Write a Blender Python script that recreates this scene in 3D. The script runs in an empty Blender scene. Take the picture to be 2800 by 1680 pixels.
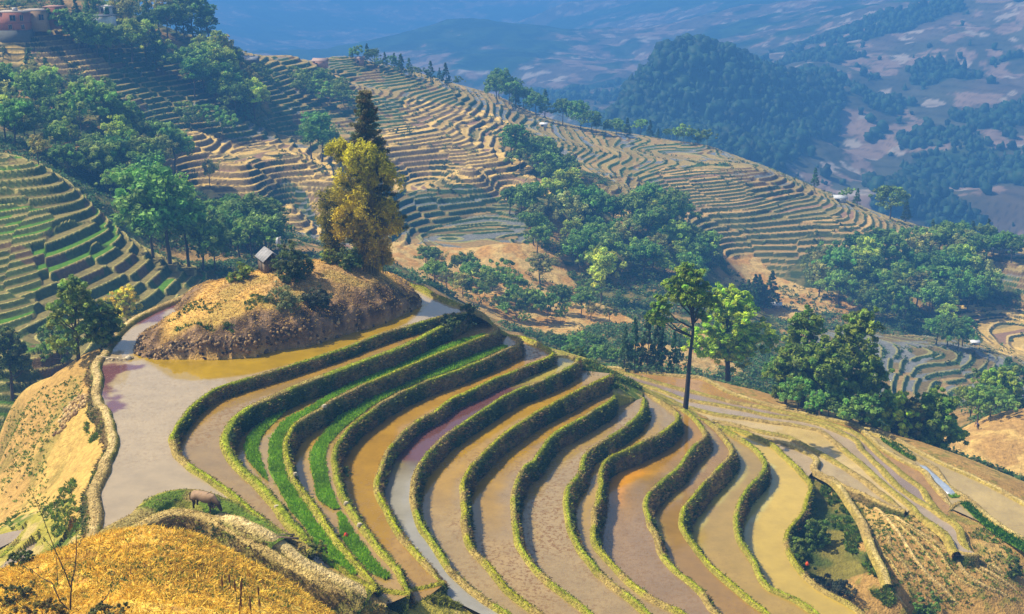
import bpy, math, random
import numpy as np
from mathutils import Vector, Matrix
from mathutils.geometry import delaunay_2d_cdt
R = math.radians
random.seed(7)
rng = np.random.default_rng(11)
S = bpy.context.scene
COL = S.collection
# ------------------------------------------------------------------ camera
FPX, CX, CY, PITCH, HC = 3400.0, 1400.0, 840.0, R(17.0), 37.0
cd = bpy.data.cameras.new("camera"); cam = bpy.data.objects.new("camera", cd); COL.objects.link(cam)
cd.sensor_width = 36.0; cd.lens = 36.0 * FPX / 2800.0; cd.clip_start = 0.5; cd.clip_end = 12000
cam.location = (0, 0, HC); cam.rotation_euler = (R(90) - PITCH, 0, 0)
S.camera = cam
# ------------------------------------------------------------------ sky, sun, exposure
SUN_EL, SUN_AZ = R(52), R(-80)           # azimuth from +Y, negative = to the west (left)
W = bpy.data.worlds.new("World"); S.world = W; W.use_nodes = True
nt = W.node_tree; sky = nt.nodes.new("ShaderNodeTexSky"); sky.sky_type = 'NISHITA'; sky.sun_disc = False
sky.sun_elevation = SUN_EL; sky.sun_rotation = SUN_AZ; sky.air_density = 1.0; sky.dust_density = 2.0
bg = nt.nodes["Background"]; nt.links.new(sky.outputs[0], bg.inputs[0]); bg.inputs[1].default_value = 0.11
sl = bpy.data.lights.new("sun", 'SUN'); sl.energy = 5.0; sl.angle = R(0.5); sl.color = (1.0, 0.90, 0.69)
so = bpy.data.objects.new("sun", sl); COL.objects.link(so)
sd = Vector((math.sin(SUN_AZ) * math.cos(SUN_EL), math.cos(SUN_AZ) * math.cos(SUN_EL), math.sin(SUN_EL)))
so.rotation_euler = (-sd).to_track_quat('-Z', 'Y').to_euler()
S.view_settings.view_transform = 'Standard'; S.view_settings.look = 'None'
S.view_settings.exposure = 0.48; S.view_settings.gamma = 1.0; S.view_settings.use_curve_mapping = False
S.cycles.volume_bounces = 0; S.cycles.max_bounces = 5; S.cycles.diffuse_bounces = 2; S.cycles.glossy_bounces = 2
S.cycles.transmission_bounces = 2; S.cycles.transparent_max_bounces = 4
HAZE_DENSITY, HAZE_COL = 0.00080, (0.13, 0.43, 1.0)

# ------------------------------------------------------------------ geometry helpers
SP, CP = math.sin(PITCH), math.cos(PITCH)
def ray(px, py):
    a, b = (px - CX) / FPX, (CY - py) / FPX
    return a, CP + b * SP, -SP + b * CP           # x, y, z of the ray
def at_z(px, py, z):
    x, y, d = ray(px, py); t = (z - HC) / d
    return x * t, y * t, z
def at_y(px, py, Y):
    x, y, d = ray(px, py); t = Y / y
    return x * t, Y, HC + d * t
D = 2800.0 / 2473.0
def hash2(ix, iy, seed):
    h = (ix.astype(np.int64) * 374761393 + iy.astype(np.int64) * 668265263 + seed * 974634777) & 0xffffffff
    h = ((h ^ (h >> 13)) * 1274126177) & 0xffffffff
    return ((h ^ (h >> 16)) & 0xffff) / 65535.0
def vnoise(x, y, seed=0):
    xi, yi = np.floor(x), np.floor(y); fx, fy = x - xi, y - yi
    fx = fx * fx * (3 - 2 * fx); fy = fy * fy * (3 - 2 * fy)
    a, b = hash2(xi, yi, seed), hash2(xi + 1, yi, seed)
    c, d = hash2(xi, yi + 1, seed), hash2(xi + 1, yi + 1, seed)
    return (a * (1 - fx) + b * fx) * (1 - fy) + (c * (1 - fx) + d * fx) * fy
def fbm(x, y, scale, octv=4, seed=0):
    s, amp, tot = 0, 1.0, 0
    x, y = np.asarray(x, float) / scale, np.asarray(y, float) / scale
    for k in range(octv):
        s = s + amp * vnoise(x, y, seed + k * 17); tot += amp; amp *= 0.5; x = x * 2.03 + 3.1; y = y * 2.03 + 7.7
    return s / tot
def sstep(a, b, x):
    t = np.clip((x - a) / (b - a), 0, 1); return t * t * (3 - 2 * t)
def lin(*c):
    c = np.array(c, float) / 255.0
    return np.where(c <= 0.04045, c / 12.92, ((c + 0.055) / 1.055) ** 2.4)
def in_poly(x, y, poly):
    inside = np.zeros(x.shape, bool); n = len(poly); j = n - 1
    for i in range(n):
        xi, yi = poly[i][0], poly[i][1]; xj, yj = poly[j][0], poly[j][1]
        if yi != yj:
            inside ^= ((yi > y) != (yj > y)) & (x < (xj - xi) * (y - yi) / (yj - yi) + xi)
        j = i
    return inside
def seg_dist(x, y, line):
    """distance of points to a polyline, and the arc length of the nearest point"""
    best = np.full(x.shape, 1e9); arc = np.zeros(x.shape); s = 0.0
    for (x0, y0), (x1, y1) in zip(line[:-1], line[1:]):
        dx, dy = x1 - x0, y1 - y0; L2 = dx * dx + dy * dy
        if L2 < 1e-9: continue
        t = np.clip(((x - x0) * dx + (y - y0) * dy) / L2, 0, 1)
        d = np.hypot(x - x0 - t * dx, y - y0 - t * dy); L = math.sqrt(L2); m = d < best
        best = np.where(m, d, best); arc = np.where(m, s + t * L, arc); s += L
    return best, arc
def spline(pts, step):
    """Catmull-Rom through the points, evenly resampled"""
    P = np.array(pts, float); P = np.vstack([2 * P[0] - P[1], P, 2 * P[-1] - P[-2]]); out = []
    for i in range(1, len(P) - 2):
        p0, p1, p2, p3 = P[i - 1:i + 3]
        for t in np.linspace(0, 1, 12, endpoint=False):
            out.append(0.5 * (2 * p1 + (p2 - p0) * t + (2 * p0 - 5 * p1 + 4 * p2 - p3) * t * t + (3 * p1 - p0 - 3 * p2 + p3) * t ** 3))
    out.append(P[-2]); out = np.array(out)
    s = np.concatenate([[0], np.cumsum(np.hypot(*np.diff(out[:, :2], axis=0).T))])
    n = max(2, int(s[-1] / step)); q = np.linspace(0, s[-1], n)
    return np.stack([np.interp(q, s, out[:, k]) for k in range(out.shape[1])], 1)

# ------------------------------------------------------------------ object helpers
def mesh_np(name, v, f, cols=None, smooth=False, mat=None):
    """v (n,3), f list of arrays of equal face size"""
    me = bpy.data.meshes.new(name)
    v = np.asarray(v, np.float32); fs = [np.asarray(q, np.int32) for q in (f if isinstance(f, list) else [f])]
    me.vertices.add(len(v)); me.vertices.foreach_set("co", v.ravel())
    nl = sum(q.size for q in fs); npoly = sum(len(q) for q in fs)
    me.loops.add(nl); me.polygons.add(npoly)
    me.loops.foreach_set("vertex_index", np.concatenate([q.ravel() for q in fs]))
    st, k = [], 0
    for q in fs:
        st.append(k + np.arange(len(q)) * q.shape[1]); k += q.size
    me.polygons.foreach_set("loop_start", np.concatenate(st).astype(np.int32))
    me.update(calc_edges=True)
    if smooth: me.polygons.foreach_set("use_smooth", np.ones(npoly, bool))
    if cols is not None:
        c = np.asarray(cols, np.float32)
        if c.shape[1] == 3: c = np.hstack([c, np.zeros((len(c), 1), np.float32)])
        at = me.color_attributes.new("Col", 'FLOAT_COLOR', 'POINT'); at.data.foreach_set("color", np.ascontiguousarray(c).ravel())
    if mat: me.materials.append(mat)
    me.validate()
    return me
def obj(name, me, parent=None, loc=None):
    o = bpy.data.objects.new(name, me); COL.objects.link(o)
    if parent: o.parent = parent
    if loc is not None: o.location = loc
    return o
def tag(o, label=None, cat=None, group=None, kind=None):
    if label: o['label'] = label
    if cat: o['category'] = cat
    if group: o['group'] = group
    if kind: o['kind'] = kind
    return o
def empty(name, loc=(0, 0, 0), rz=0.0):
    o = bpy.data.objects.new(name, None); COL.objects.link(o); o.location = loc; o.rotation_euler = (0, 0, rz)
    o.empty_display_size = 0.3; return o
class MB:
    """collects boxes, tubes, loose faces into one mesh"""
    def __init__(s): s.v, s.f, s.c, s.n = [], {}, [], 0
    def add(s, v, f, c=(1, 1, 1)):
        v = np.asarray(v, float); f = np.asarray(f, int)
        s.v.append(v); s.f.setdefault(f.shape[1], []).append(f + s.n); s.n += len(v)
        c = np.asarray(c, float); s.c.append(np.tile(c, (len(v), 1)) if c.ndim == 1 else c)
    def box(s, a, b, c=(1, 1, 1), M=None):
        v = np.array([[x, y, z] for x in (a[0], b[0]) for y in (a[1], b[1]) for z in (a[2], b[2])], float)
        if M is not None: v = v @ np.array(M)[:3, :3].T + np.array(M)[:3, 3]
        s.add(v, [[0, 1, 3, 2], [4, 6, 7, 5], [0, 4, 5, 1], [2, 3, 7, 6], [0, 2, 6, 4], [1, 5, 7, 3]], c)
    def tube(s, pts, r, n=7, c=(1, 1, 1)):
        P = np.array(pts, float); r = np.broadcast_to(np.asarray(r, float), (len(P),)); rows = []
        T = np.gradient(P, axis=0); T /= np.linalg.norm(T, axis=1)[:, None] + 1e-9
        for p, t, q in zip(P, T, r):
            u = np.cross(t, [0.3, 0.9, 0.31]); u /= np.linalg.norm(u) + 1e-9; w = np.cross(t, u)
            a = np.arange(n) * 2 * math.pi / n
            rows.append(p + q * (np.cos(a)[:, None] * u + np.sin(a)[:, None] * w))
        v = np.vstack(rows); f = []
        for i in range(len(P) - 1):
            for k in range(n):
                f.append([i * n + k, i * n + (k + 1) % n, (i + 1) * n + (k + 1) % n, (i + 1) * n + k])
        s.add(v, f, c)
        s.add(rows[-1], [list(range(n))], c)
    def mesh(s, name, mat, smooth=False):
        return mesh_np(name, np.vstack(s.v), [np.vstack(x) for x in s.f.values()], np.vstack(s.c), smooth, mat)

# ------------------------------------------------------------------ materials
def material(name, rough=0.9, fac=1.0, scale=4.0, lo=0.7, hi=1.25, bump=0.3, bscale=12.0, bdist=0.05, spec=0.2, speck=False, translucent=0.0, hue=0.0, wetalpha=False):
    m = bpy.data.materials.new(name); m.use_nodes = True; t = m.node_tree; N, L = t.nodes, t.links
    b = N["Principled BSDF"]; b.inputs["Roughness"].default_value = rough; b.inputs["Specular IOR Level"].default_value = spec
    at = N.new("ShaderNodeAttribute"); at.attribute_name = "Col"
    tc = N.new("ShaderNodeTexCoord"); src = tc.outputs["Object"]
    n1 = N.new("ShaderNodeTexNoise"); n1.inputs["Scale"].default_value = scale; n1.inputs["Detail"].default_value = 6; n1.inputs["Roughness"].default_value = 0.65
    L.new(src, n1.inputs["Vector"])
    mr = N.new("ShaderNodeMapRange"); mr.inputs["From Min"].default_value = 0.3; mr.inputs["From Max"].default_value = 0.7
    mr.inputs["To Min"].default_value = lo; mr.inputs["To Max"].default_value = hi
    L.new(n1.outputs["Fac"], mr.inputs["Value"])
    mul = N.new("ShaderNodeVectorMath"); mul.operation = 'SCALE'; L.new(at.outputs["Color"], mul.inputs[0]); L.new(mr.outputs["Result"], mul.inputs["Scale"])
    c = mul.outputs[0]
    if hue:
        oi = N.new("ShaderNodeObjectInfo"); hs = N.new("ShaderNodeHueSaturation")
        a1 = N.new("ShaderNodeMapRange"); a1.inputs["To Min"].default_value = 0.5 - hue; a1.inputs["To Max"].default_value = 0.5 + hue
        a2 = N.new("ShaderNodeMapRange"); a2.inputs["To Min"].default_value = 0.65; a2.inputs["To Max"].default_value = 1.45
        wn = N.new("ShaderNodeTexWhiteNoise"); wn.noise_dimensions = '1D'
        L.new(oi.outputs["Random"], a1.inputs["Value"]); L.new(oi.outputs["Random"], wn.inputs["W"]); L.new(wn.outputs["Value"], a2.inputs["Value"])
        L.new(a1.outputs["Result"], hs.inputs["Hue"]); L.new(a2.outputs["Result"], hs.inputs["Value"]); L.new(c, hs.inputs["Color"]); c = hs.outputs["Color"]
    if speck:
        n2 = N.new("ShaderNodeTexNoise"); n2.inputs["Scale"].default_value = 3.4; n2.inputs["Detail"].default_value = 7; n2.inputs["Roughness"].default_value = 0.72
        L.new(src, n2.inputs["Vector"])
        cr = N.new("ShaderNodeMapRange"); cr.inputs["From Min"].default_value = 0.50; cr.inputs["From Max"].default_value = 0.58; L.new(n2.outputs["Fac"], cr.inputs["Value"])
        mm = N.new("ShaderNodeMath"); mm.operation = 'MULTIPLY'; L.new(cr.outputs["Result"], mm.inputs[0]); L.new(at.outputs["Alpha"], mm.inputs[1])
        mx = N.new("ShaderNodeMix"); mx.data_type = 'RGBA'; L.new(mm.outputs[0], mx.inputs["Factor"]); L.new(c, mx.inputs["A"])
        mx.inputs["B"].default_value = (0.17, 0.085, 0.022, 1); c = mx.outputs["Result"]
        rr = N.new("ShaderNodeMapRange"); rr.inputs["To Min"].default_value = rough; rr.inputs["To Max"].default_value = 0.8
        L.new(mm.outputs[0], rr.inputs["Value"]); L.new(rr.outputs["Result"], b.inputs["Roughness"])
    if wetalpha:
        rr = N.new("ShaderNodeMapRange"); rr.inputs["To Min"].default_value = rough; rr.inputs["To Max"].default_value = 0.08
        L.new(at.outputs["Alpha"], rr.inputs["Value"]); L.new(rr.outputs["Result"], b.inputs["Roughness"])
    L.new(c, b.inputs["Base Color"])
    if bump:
        nb = N.new("ShaderNodeTexNoise"); nb.inputs["Scale"].default_value = bscale; nb.inputs["Detail"].default_value = 5; L.new(src, nb.inputs["Vector"])
        bu = N.new("ShaderNodeBump"); bu.inputs["Strength"].default_value = bump; bu.inputs["Distance"].default_value = bdist
        L.new(nb.outputs["Fac"], bu.inputs["Height"]); L.new(bu.outputs["Normal"], b.inputs["Normal"])
    if translucent:
        tr = N.new("ShaderNodeBsdfTranslucent"); L.new(c, tr.inputs["Color"]); ms = N.new("ShaderNodeMixShader"); ms.inputs[0].default_value = translucent
        L.new(b.outputs[0], ms.inputs[1]); L.new(tr.outputs[0], ms.inputs[2]); L.new(ms.outputs[0], N["Material Output"].inputs["Surface"])
    return m
M_GROUND = material("dry_earth", 0.95, scale=1.6, lo=0.62, hi=1.3, bump=0.9, bscale=5.0, bdist=0.25, spec=0.1, wetalpha=True)
M_BANK = material("grassy_earth", 0.95, scale=3.0, lo=0.45, hi=1.45, bump=1.0, bscale=7.0, bdist=0.25, spec=0.1)
M_WATER = material("muddy_water", 0.07, scale=0.55, lo=0.86, hi=1.12, bump=0.04, bscale=3.0, bdist=0.03, spec=0.75, speck=True)
M_GRASS = material("grass_blades", 0.7, scale=1.5, lo=0.75, hi=1.25, bump=0, spec=0.25, translucent=0.25)
M_SEED = material("rice_seedling_leaves", 0.6, scale=1.2, lo=0.8, hi=1.2, bump=0, spec=0.25, translucent=0.3)
M_LEAF = material("tree_leaves", 0.6, scale=0.45, lo=0.7, hi=1.3, bump=0, spec=0.25, translucent=0.35, hue=0.025)
M_HERO = material("near_tree_leaves", 0.55, scale=0.6, lo=0.75, hi=1.25, bump=0, spec=0.3, translucent=0.38)
M_BARK = material("bark", 0.9, scale=6.0, lo=0.6, hi=1.3, bump=0.6, bscale=20, bdist=0.03)
M_FAR = material("mountain_slope", 0.95, scale=0.03, lo=0.75, hi=1.25, bump=0, spec=0.05)
M_PAINT = material("weathered_surface", 0.85, scale=2.5, lo=0.75, hi=1.15, bump=0.3, bscale=14, bdist=0.02)
M_HIDE = material("buffalo_hide", 0.7, scale=5.0, lo=0.7, hi=1.2, bump=0.4, bscale=30, bdist=0.02)
M_SHEET = material("plastic_film", 0.25, scale=3.0, lo=0.85, hi=1.1, bump=0.5, bscale=4, bdist=0.08, spec=0.5)
# ------------------------------------------------------------------ the rice terraces of the near spur: levels and traced rims
LV = [None, 0.0, -0.7, -1.95, -3.15, -4.3, -5.1, -6.3, -7.6, -9.0, -10.1, -11.6, -12.8, -14.2, -15.6]
LVO = [0.0, -1.0, -2.7, -4.4, -6.2, -7.7, -9.6, -11.8, -13.8, -15.4, -17.6, -19.3, -21.3, -23.3]
def zmap(z):
    return z if z >= 0 else (float(np.interp(-z, [-q for q in LVO], [-q for q in LV[1:]])) * -1 if z > -23.3 else z + 7.7)
def P(s): return [tuple(float(q) for q in w.split(",")) for w in s.split()]
RIM = {
 1: P("1275,846 1255,853 1181,871 1091,897 997,928 926,956 842,984 771,1007 700,1026 623,1050 566,1078 524,1112 493,1146 477,1174 471,1199 481,1228 518,1268 552,1290 594,1318 637,1349 674,1377 700,1399 728,1427 768,1460"),
 2: P("1283,856 1230,882 1181,903 1125,933 1068,956 983,990 898,1021 813,1052 742,1083 700,1103 660,1129 628,1160 614,1194 620,1222 640,1258 668,1290 700,1312 728,1342 757,1377 787,1421 819,1455 850,1491"),
 3: P("1330,870 1352,890 1358,902 1345,910 1309,925 1252,945 1195,967 1125,996 1054,1027 983,1055 926,1083 881,1112 836,1140 805,1166 788,1197 783,1231 787,1266 802,1302 830,1345 870,1401 898,1441 926,1481 960,1520 997,1560 1020,1587 1028,1606"),
 4: P("1378,906 1405,916 1421,929 1416,941 1395,950 1351,970 1294,993 1238,1015 1167,1041 1110,1066 1054,1095 1011,1126 969,1157 935,1191 918,1219 915,1259 924,1297 935,1339 955,1382 980,1421 1009,1458 1040,1503 1068,1535 1091,1560 1104,1585 1118,1616"),
 5: P("1398,908 1442,926 1482,943 1505,954 1512,964 1498,975 1457,992 1400,1017 1351,1036 1294,1064 1238,1089 1195,1119 1153,1142 1119,1167 1088,1199 1062,1228 1046,1262 1035,1300 1036,1334 1048,1370 1068,1410 1096,1460 1119,1488 1153,1525 1187,1563 1212,1588"),
 6: P("1522,968 1545,968 1566,971 1578,980 1570,994 1536,1016 1485,1039 1442,1056 1400,1073 1351,1103 1309,1126 1266,1154 1224,1182 1195,1211 1167,1239 1148,1264 1133,1300 1130,1336 1133,1373 1145,1415 1164,1455 1193,1498 1218,1537 1243,1568 1280,1602 1323,1635 1379,1671 1420,1705 1450,1735"),
 7: P("1668,1014 1660,1024 1641,1038 1598,1058 1542,1089 1485,1117 1428,1150 1398,1171 1365,1197 1323,1233 1300,1260 1283,1283 1272,1308 1268,1345 1268,1387 1269,1430 1280,1469 1300,1505 1328,1539 1357,1571 1390,1607 1428,1638 1471,1673 1510,1706 1545,1740"),
 8: P("1678,1074 1674,1088 1655,1102 1612,1127 1570,1154 1527,1178 1499,1205 1474,1233 1457,1260 1440,1270 1423,1297 1409,1336 1406,1382 1408,1424 1417,1467 1434,1509 1457,1546 1491,1580 1527,1608 1559,1634 1598,1665 1635,1700 1675,1735"),
 9: P("1760,1080 1761,1095 1754,1120 1734,1146 1706,1168 1669,1191 1635,1210 1609,1233 1595,1259 1586,1280 1569,1310 1553,1342 1547,1373 1552,1407 1561,1444 1578,1481 1604,1518 1635,1554 1672,1588 1711,1619 1745,1650 1778,1683 1815,1720"),
 10: P("1762,1068 1797,1087 1831,1110 1850,1134 1845,1153 1811,1181 1769,1203 1721,1226 1670,1249 1647,1274 1642,1302 1644,1320 1639,1340 1640,1360 1627,1386 1624,1418 1624,1458 1631,1483 1649,1511 1677,1547 1711,1580 1754,1611 1796,1637 1841,1658 1885,1681 1925,1710"),
 11: P("1836,1102 1876,1121 1905,1144 1924,1170 1928,1190 1904,1215 1875,1250 1850,1280 1826,1300 1800,1322 1779,1346 1766,1373 1769,1401 1782,1436 1799,1470 1809,1503 1830,1535 1858,1564 1895,1595 1921,1624 1945,1655 1972,1684 2000,1715"),
 12: P("1912,1135 1942,1154 1976,1184 1998,1213 2004,1232 1987,1256 1955,1292 1918,1327 1893,1357 1873,1391 1867,1421 1873,1451 1893,1483 1921,1516 1952,1550 1983,1581 2017,1611 2057,1640 2094,1666 2135,1697"),
 13: P("1921,1137 1953,1154 1995,1179 2038,1203 2072,1229 2092,1256 2092,1278 2076,1300 2058,1318 2040,1348 2023,1382 2014,1419 2014,1452 2026,1485 2048,1513 2065,1539 2079,1571 2100,1598 2137,1618 2174,1633 2208,1654 2240,1680 2275,1710"),
 14: P("1967,1156 2010,1170 2052,1187 2094,1204 2117,1218 2151,1247 2182,1278 2205,1306 2217,1332 2212,1360 2198,1396 2174,1427 2154,1454 2151,1485 2162,1516 2188,1550 2213,1578 2256,1612 2312,1643 2363,1676 2410,1708"),
}
RIM_XYZ = {k: spline([at_z(x, y, LV[k] + 0.3) for x, y in v], 0.35) for k, v in RIM.items()}
# strips beyond, on the far side of the spur (z of each strip, outer rim)
STRIP = [
 (-23.6, P("1978,1158 2060,1188 2100,1199 2137,1207 2176,1221 2208,1235 2230,1247 2234,1258 2226,1271 2229,1284 2247,1296 2275,1311 2304,1338 2332,1377 2355,1417 2377,1468 2394,1512 2414,1554 2428,1588")),
 (-24.0, P("1930,1138 1995,1156 2066,1174 2100,1182 2157,1193 2193,1210 2236,1233 2281,1258 2326,1286 2369,1315 2409,1346 2448,1374 2476,1393")),
 (-24.4, P("1755,1056 1812,1083 1870,1108 1953,1128 2038,1142 2100,1152 2157,1159 2213,1169 2242,1176 2270,1196 2298,1221 2326,1244 2355,1267 2389,1298 2417,1323 2454,1354 2496,1388 2525,1414 2559,1436 2584,1456 2598,1480 2618,1502")),
 (-24.9, P("1675,1019 1741,1045 1811,1067 1868,1088 1953,1104 2038,1119 2100,1132 2185,1145 2242,1159 2284,1176 2335,1199 2355,1224 2383,1255 2411,1281 2434,1306 2457,1329 2496,1357 2542,1383 2581,1411 2610,1428 2629,1451 2634,1474 2652,1498 2674,1511")),
 (-25.3, P("1647,1005 1720,1022 1783,1040 1859,1062 1925,1076 2010,1097 2100,1115 2157,1128 2242,1148 2298,1165 2341,1185 2369,1207 2397,1235 2426,1261 2457,1286 2491,1309 2519,1332 2533,1360 2559,1386 2590,1405")),
 (-25.6, P("1622,999 1698,1007 1783,1019 1868,1027 1925,1033 2000,1072 2100,1103 2185,1124 2270,1144 2330,1160 2355,1171 2383,1197 2411,1221 2454,1247 2496,1269 2525,1286 2547,1315 2576,1349 2598,1379")),
 (-25.8, P("2343,1163 2397,1187 2440,1210 2482,1235 2525,1258 2559,1278 2581,1312 2610,1340 2652,1366 2694,1405 2737,1436 2800,1472 2850,1500")),
 (-26.3, P("2335,1158 2411,1181 2482,1214 2530,1240 2590,1270 2660,1300 2730,1335 2800,1375 2860,1408")),
]
STRIP = [(zmap(z), v) for z, v in STRIP]
STRIP_XYZ = [spline([at_z(x, y, z + 0.2) for x, y in v], 0.4) for z, v in STRIP]
LEFT_RIM = spline([at_z(x, y, 0.35) for x, y in P("560,780 538,791 481,816 425,840 368,868 326,899 297,933 283,965 266,982 261,1004 266,1032 263,1061 264,1089 280,1115 294,1146 303,1180 306,1216 300,1242 286,1263 272,1297 258,1339 256,1373 260,1401 258,1430 249,1461 232,1486 216,1503")], 0.3)
BACK_RIM = spline([at_z(x, y, zmap(z)) for x, y, z in [(1085, 763, .35), (1119, 777, .35), (1153, 786, .35), (1195, 808, .3), (1238, 828, .25), (1275, 842, .1), (1305, 851, -.4), (1330, 865, -1.2), (1348, 884, -2.2), (1360, 898, -2.9), (1385, 904, -3.9)]], 0.3)
POND_EDGE = spline([at_z(x, y, 0.3) for x, y in P("232,1492 269,1474 325,1441 382,1410 419,1375 453,1357 495,1349 538,1354 590,1374 640,1393 690,1424 730,1450 770,1466")], 0.3)
PATH_NEAR = spline([at_z(x, y, z) for x, y, z in [(322, 1500, .2), (350, 1466, .35), (382, 1437, .35), (425, 1411, .35), (467, 1397, .35), (510, 1394, .35), (552, 1402, .35), (594, 1420, .3), (637, 1446, .2), (690, 1478, 0), (740, 1507, -.35), (800, 1541, -.85), (870, 1579, -1.4), (940, 1613, -2.0), (1010, 1646, -2.7), (1060, 1668, -3.2)]], 0.3)
PATH_ENDS = spline([at_z(x, y, zmap(z)) for x, y, z in [(596, 1394, .62), (651, 1421, .62), (700, 1445, .5), (742, 1467, .2), (785, 1498, -.6), (827, 1529, -1.1), (870, 1550, -1.5), (912, 1569, -1.9), (955, 1589, -2.3), (1006, 1612, -2.8), (1060, 1632, -3.4)]], 0.3)
KNOLL_PX = P("538,791 505,812 470,843 442,880 396,908 370,945 359,973 388,982 481,982 566,984 651,979 700,976 728,964 799,953 842,948 898,930 969,909 1040,889 1110,858 1153,838 1158,825 1153,811 1135,786 1119,776")
KNOLL = [at_z(x, y, 0)[:2] for x, y in KNOLL_PX] + [at_y(1090, 765, 131)[:2], at_y(850, 765, 133)[:2], at_y(560, 775, 131)[:2]]
def xy(a): return [tuple(q[:2]) for q in a]
def near_i(a, px, py, z):
    q = at_z(px, py, z); return int(np.argmin(np.hypot(a[:, 0] - q[0], a[:, 1] - q[1])))
POND_POLY = xy(LEFT_RIM) + xy(POND_EDGE) + xy(RIM_XYZ[1])[::-1] + xy(BACK_RIM)[near_i(BACK_RIM, 1270, 840, .1)::-1]
TREADS = [(0.0, POND_POLY)]
for k in range(2, 15): TREADS.append((LV[k], xy(RIM_XYZ[k - 1]) + xy(RIM_XYZ[k])[::-1]))
STREADS = []
prev = xy(RIM_XYZ[14])
STREADS.append((STRIP[0][0], xy(RIM_XYZ[14])[:near_i(RIM_XYZ[14], 2205, 1306, zmap(-23))] + xy(STRIP_XYZ[0])[:near_i(STRIP_XYZ[0], 2232, 1287, zmap(-23.4))][::-1]))
for i in range(1, len(STRIP)):
    a, b = xy(STRIP_XYZ[i - 1]), xy(STRIP_XYZ[i])
    if i == 1: a = a[:near_i(STRIP_XYZ[0], 2247, 1296, zmap(-23.4))] + [at_z(x, y, zmap(-24.0))[:2] for x, y in P("2275,1302 2304,1322 2340,1342 2390,1364 2440,1386 2472,1394")]
    if i == 2: b = b[:near_i(STRIP_XYZ[2], 2500, 1391, zmap(-24.2))]
    STREADS.append((STRIP[i][0], a + b[::-1]))

LOWP = [(zmap(-6.9), P("0,1462 23,1456 57,1449 80,1440 74,1458 37,1480 0,1498 -40,1510 -40,1480")), (zmap(-6.6), P("-30,1590 0,1552 34,1521 93,1483 114,1480 118,1496 85,1528 42,1566 0,1600")), (zmap(-4.6), P("139,1534 165,1503 205,1455 216,1458 212,1488 175,1518 150,1536"))]
LOWPOLY = [(z, [at_z(x, y, z)[:2] for x, y in v]) for z, v in LOWP]
# ------------------------------------------------------------------ terrain: control points (pixel on a 2473-wide view, distance) and (pixel of the photo, height)
CTRL = []   # x, y, z, class
def cy(cls, s):
    for w in s.split():
        x, y, Y = (float(q) for q in w.split(",")); CTRL.append(at_y(x * D, y * D, Y) + (cls,))
def cz(cls, s):
    for w in s.split():
        x, y, z = (float(q) for q in w.split(",")); CTRL.append(at_z(x, y, zmap(z) if cls in 'vrbm' else z) + (cls,))
def cw(cls, pts):
    for q in pts: CTRL.append(tuple(q) + (cls,))
# near mound
cz('s', "0,1574,3.5 85,1552,4 170,1529,4.5 241,1506,5 340,1478,5.6 396,1461,6 453,1461,6 524,1470,5.9 594,1503,5.3 651,1529,5 700,1554,4.7 757,1583,4.4 813,1614,4.1 870,1645,3.8 921,1676,3.4")
cz('s', "50,1640,7 200,1620,7.5 350,1580,8 500,1560,8 650,1600,7.2 100,1680,8.5 400,1680,10 700,1680,7.5 850,1690,5 0,1680,8")
cw('s', [(-10, 38, 13), (0, 38, 11), (-22, 38, 11), (10, 40, 8), (-10, 25, 20), (10, 25, 16), (-30, 25, 18), (22, 38, 4), (-40, 40, 8), (30, 25, 8), (45, 40, -8)])
# behind the mound: ponds and grassy gully
cz('v', "396,1440,-0.9 450,1415,-0.8 520,1425,-0.9 500,1455,-1.4 560,1455,-1.3 600,1450,-1 640,1480,-1.2 700,1490,-1.4 700,1530,-2.4 760,1550,-3 830,1580,-3.6 900,1620,-4.4 960,1650,-5.2 1010,1640,-4.4 1080,1650,-5.2 1150,1625,-5.6 1200,1640,-6.6 1290,1680,-8.6 1150,1690,-6.5 1030,1690,-5.5 1350,1720,-9.5")
cw('v', [(-17, 66, -1.6), (-22, 66, -2), (-12, 64, -2.6), (-7, 62, -3.4), (-2, 60, -4.4), (4, 58, -6), (12, 56, -9)])
cz('v', "280,1495,-0.2 320,1470,0.0 420,1395,0.1 500,1370,0.2 580,1390,0.2")
# slope left of the big pond
cz('l', "249,967,-0.6 175,1007,-2.2 113,1052,-5 57,1089,-7 14,1115,-8.6 0,1137,-9.5 230,1060,-1.0 200,1100,-2.2 150,1150,-4 80,1180,-6.2 20,1220,-8.2 250,1140,-0.8 220,1200,-2 150,1260,-4.2 80,1300,-6.2 10,1340,-8.2 260,1230,-0.7 225,1290,-1.6 150,1350,-4 70,1400,-6.4 230,1380,-1.0 190,1420,-2.4 225,1450,-0.8")
cz('v', "130,1440,-4.6 60,1450,-6.6 0,1440,-8 190,1470,-3 140,1500,-4.8 60,1490,-6.4 0,1500,-7 110,1530,-5.2 40,1550,-6.2 0,1550,-6.6 180,1500,-3.2")
cw('l', [(-50, 100, -17), (-60, 85, -16), (-52, 112, -19), (-45, 70, -10), (-60, 60, -8)])
cw('f', [(-45, 126, -22), (-62, 130, -26), (-32, 134, -20), (-75, 110, -26), (-38, 117, -7), (-24, 138, -16), (-50, 138, -24)])
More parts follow.
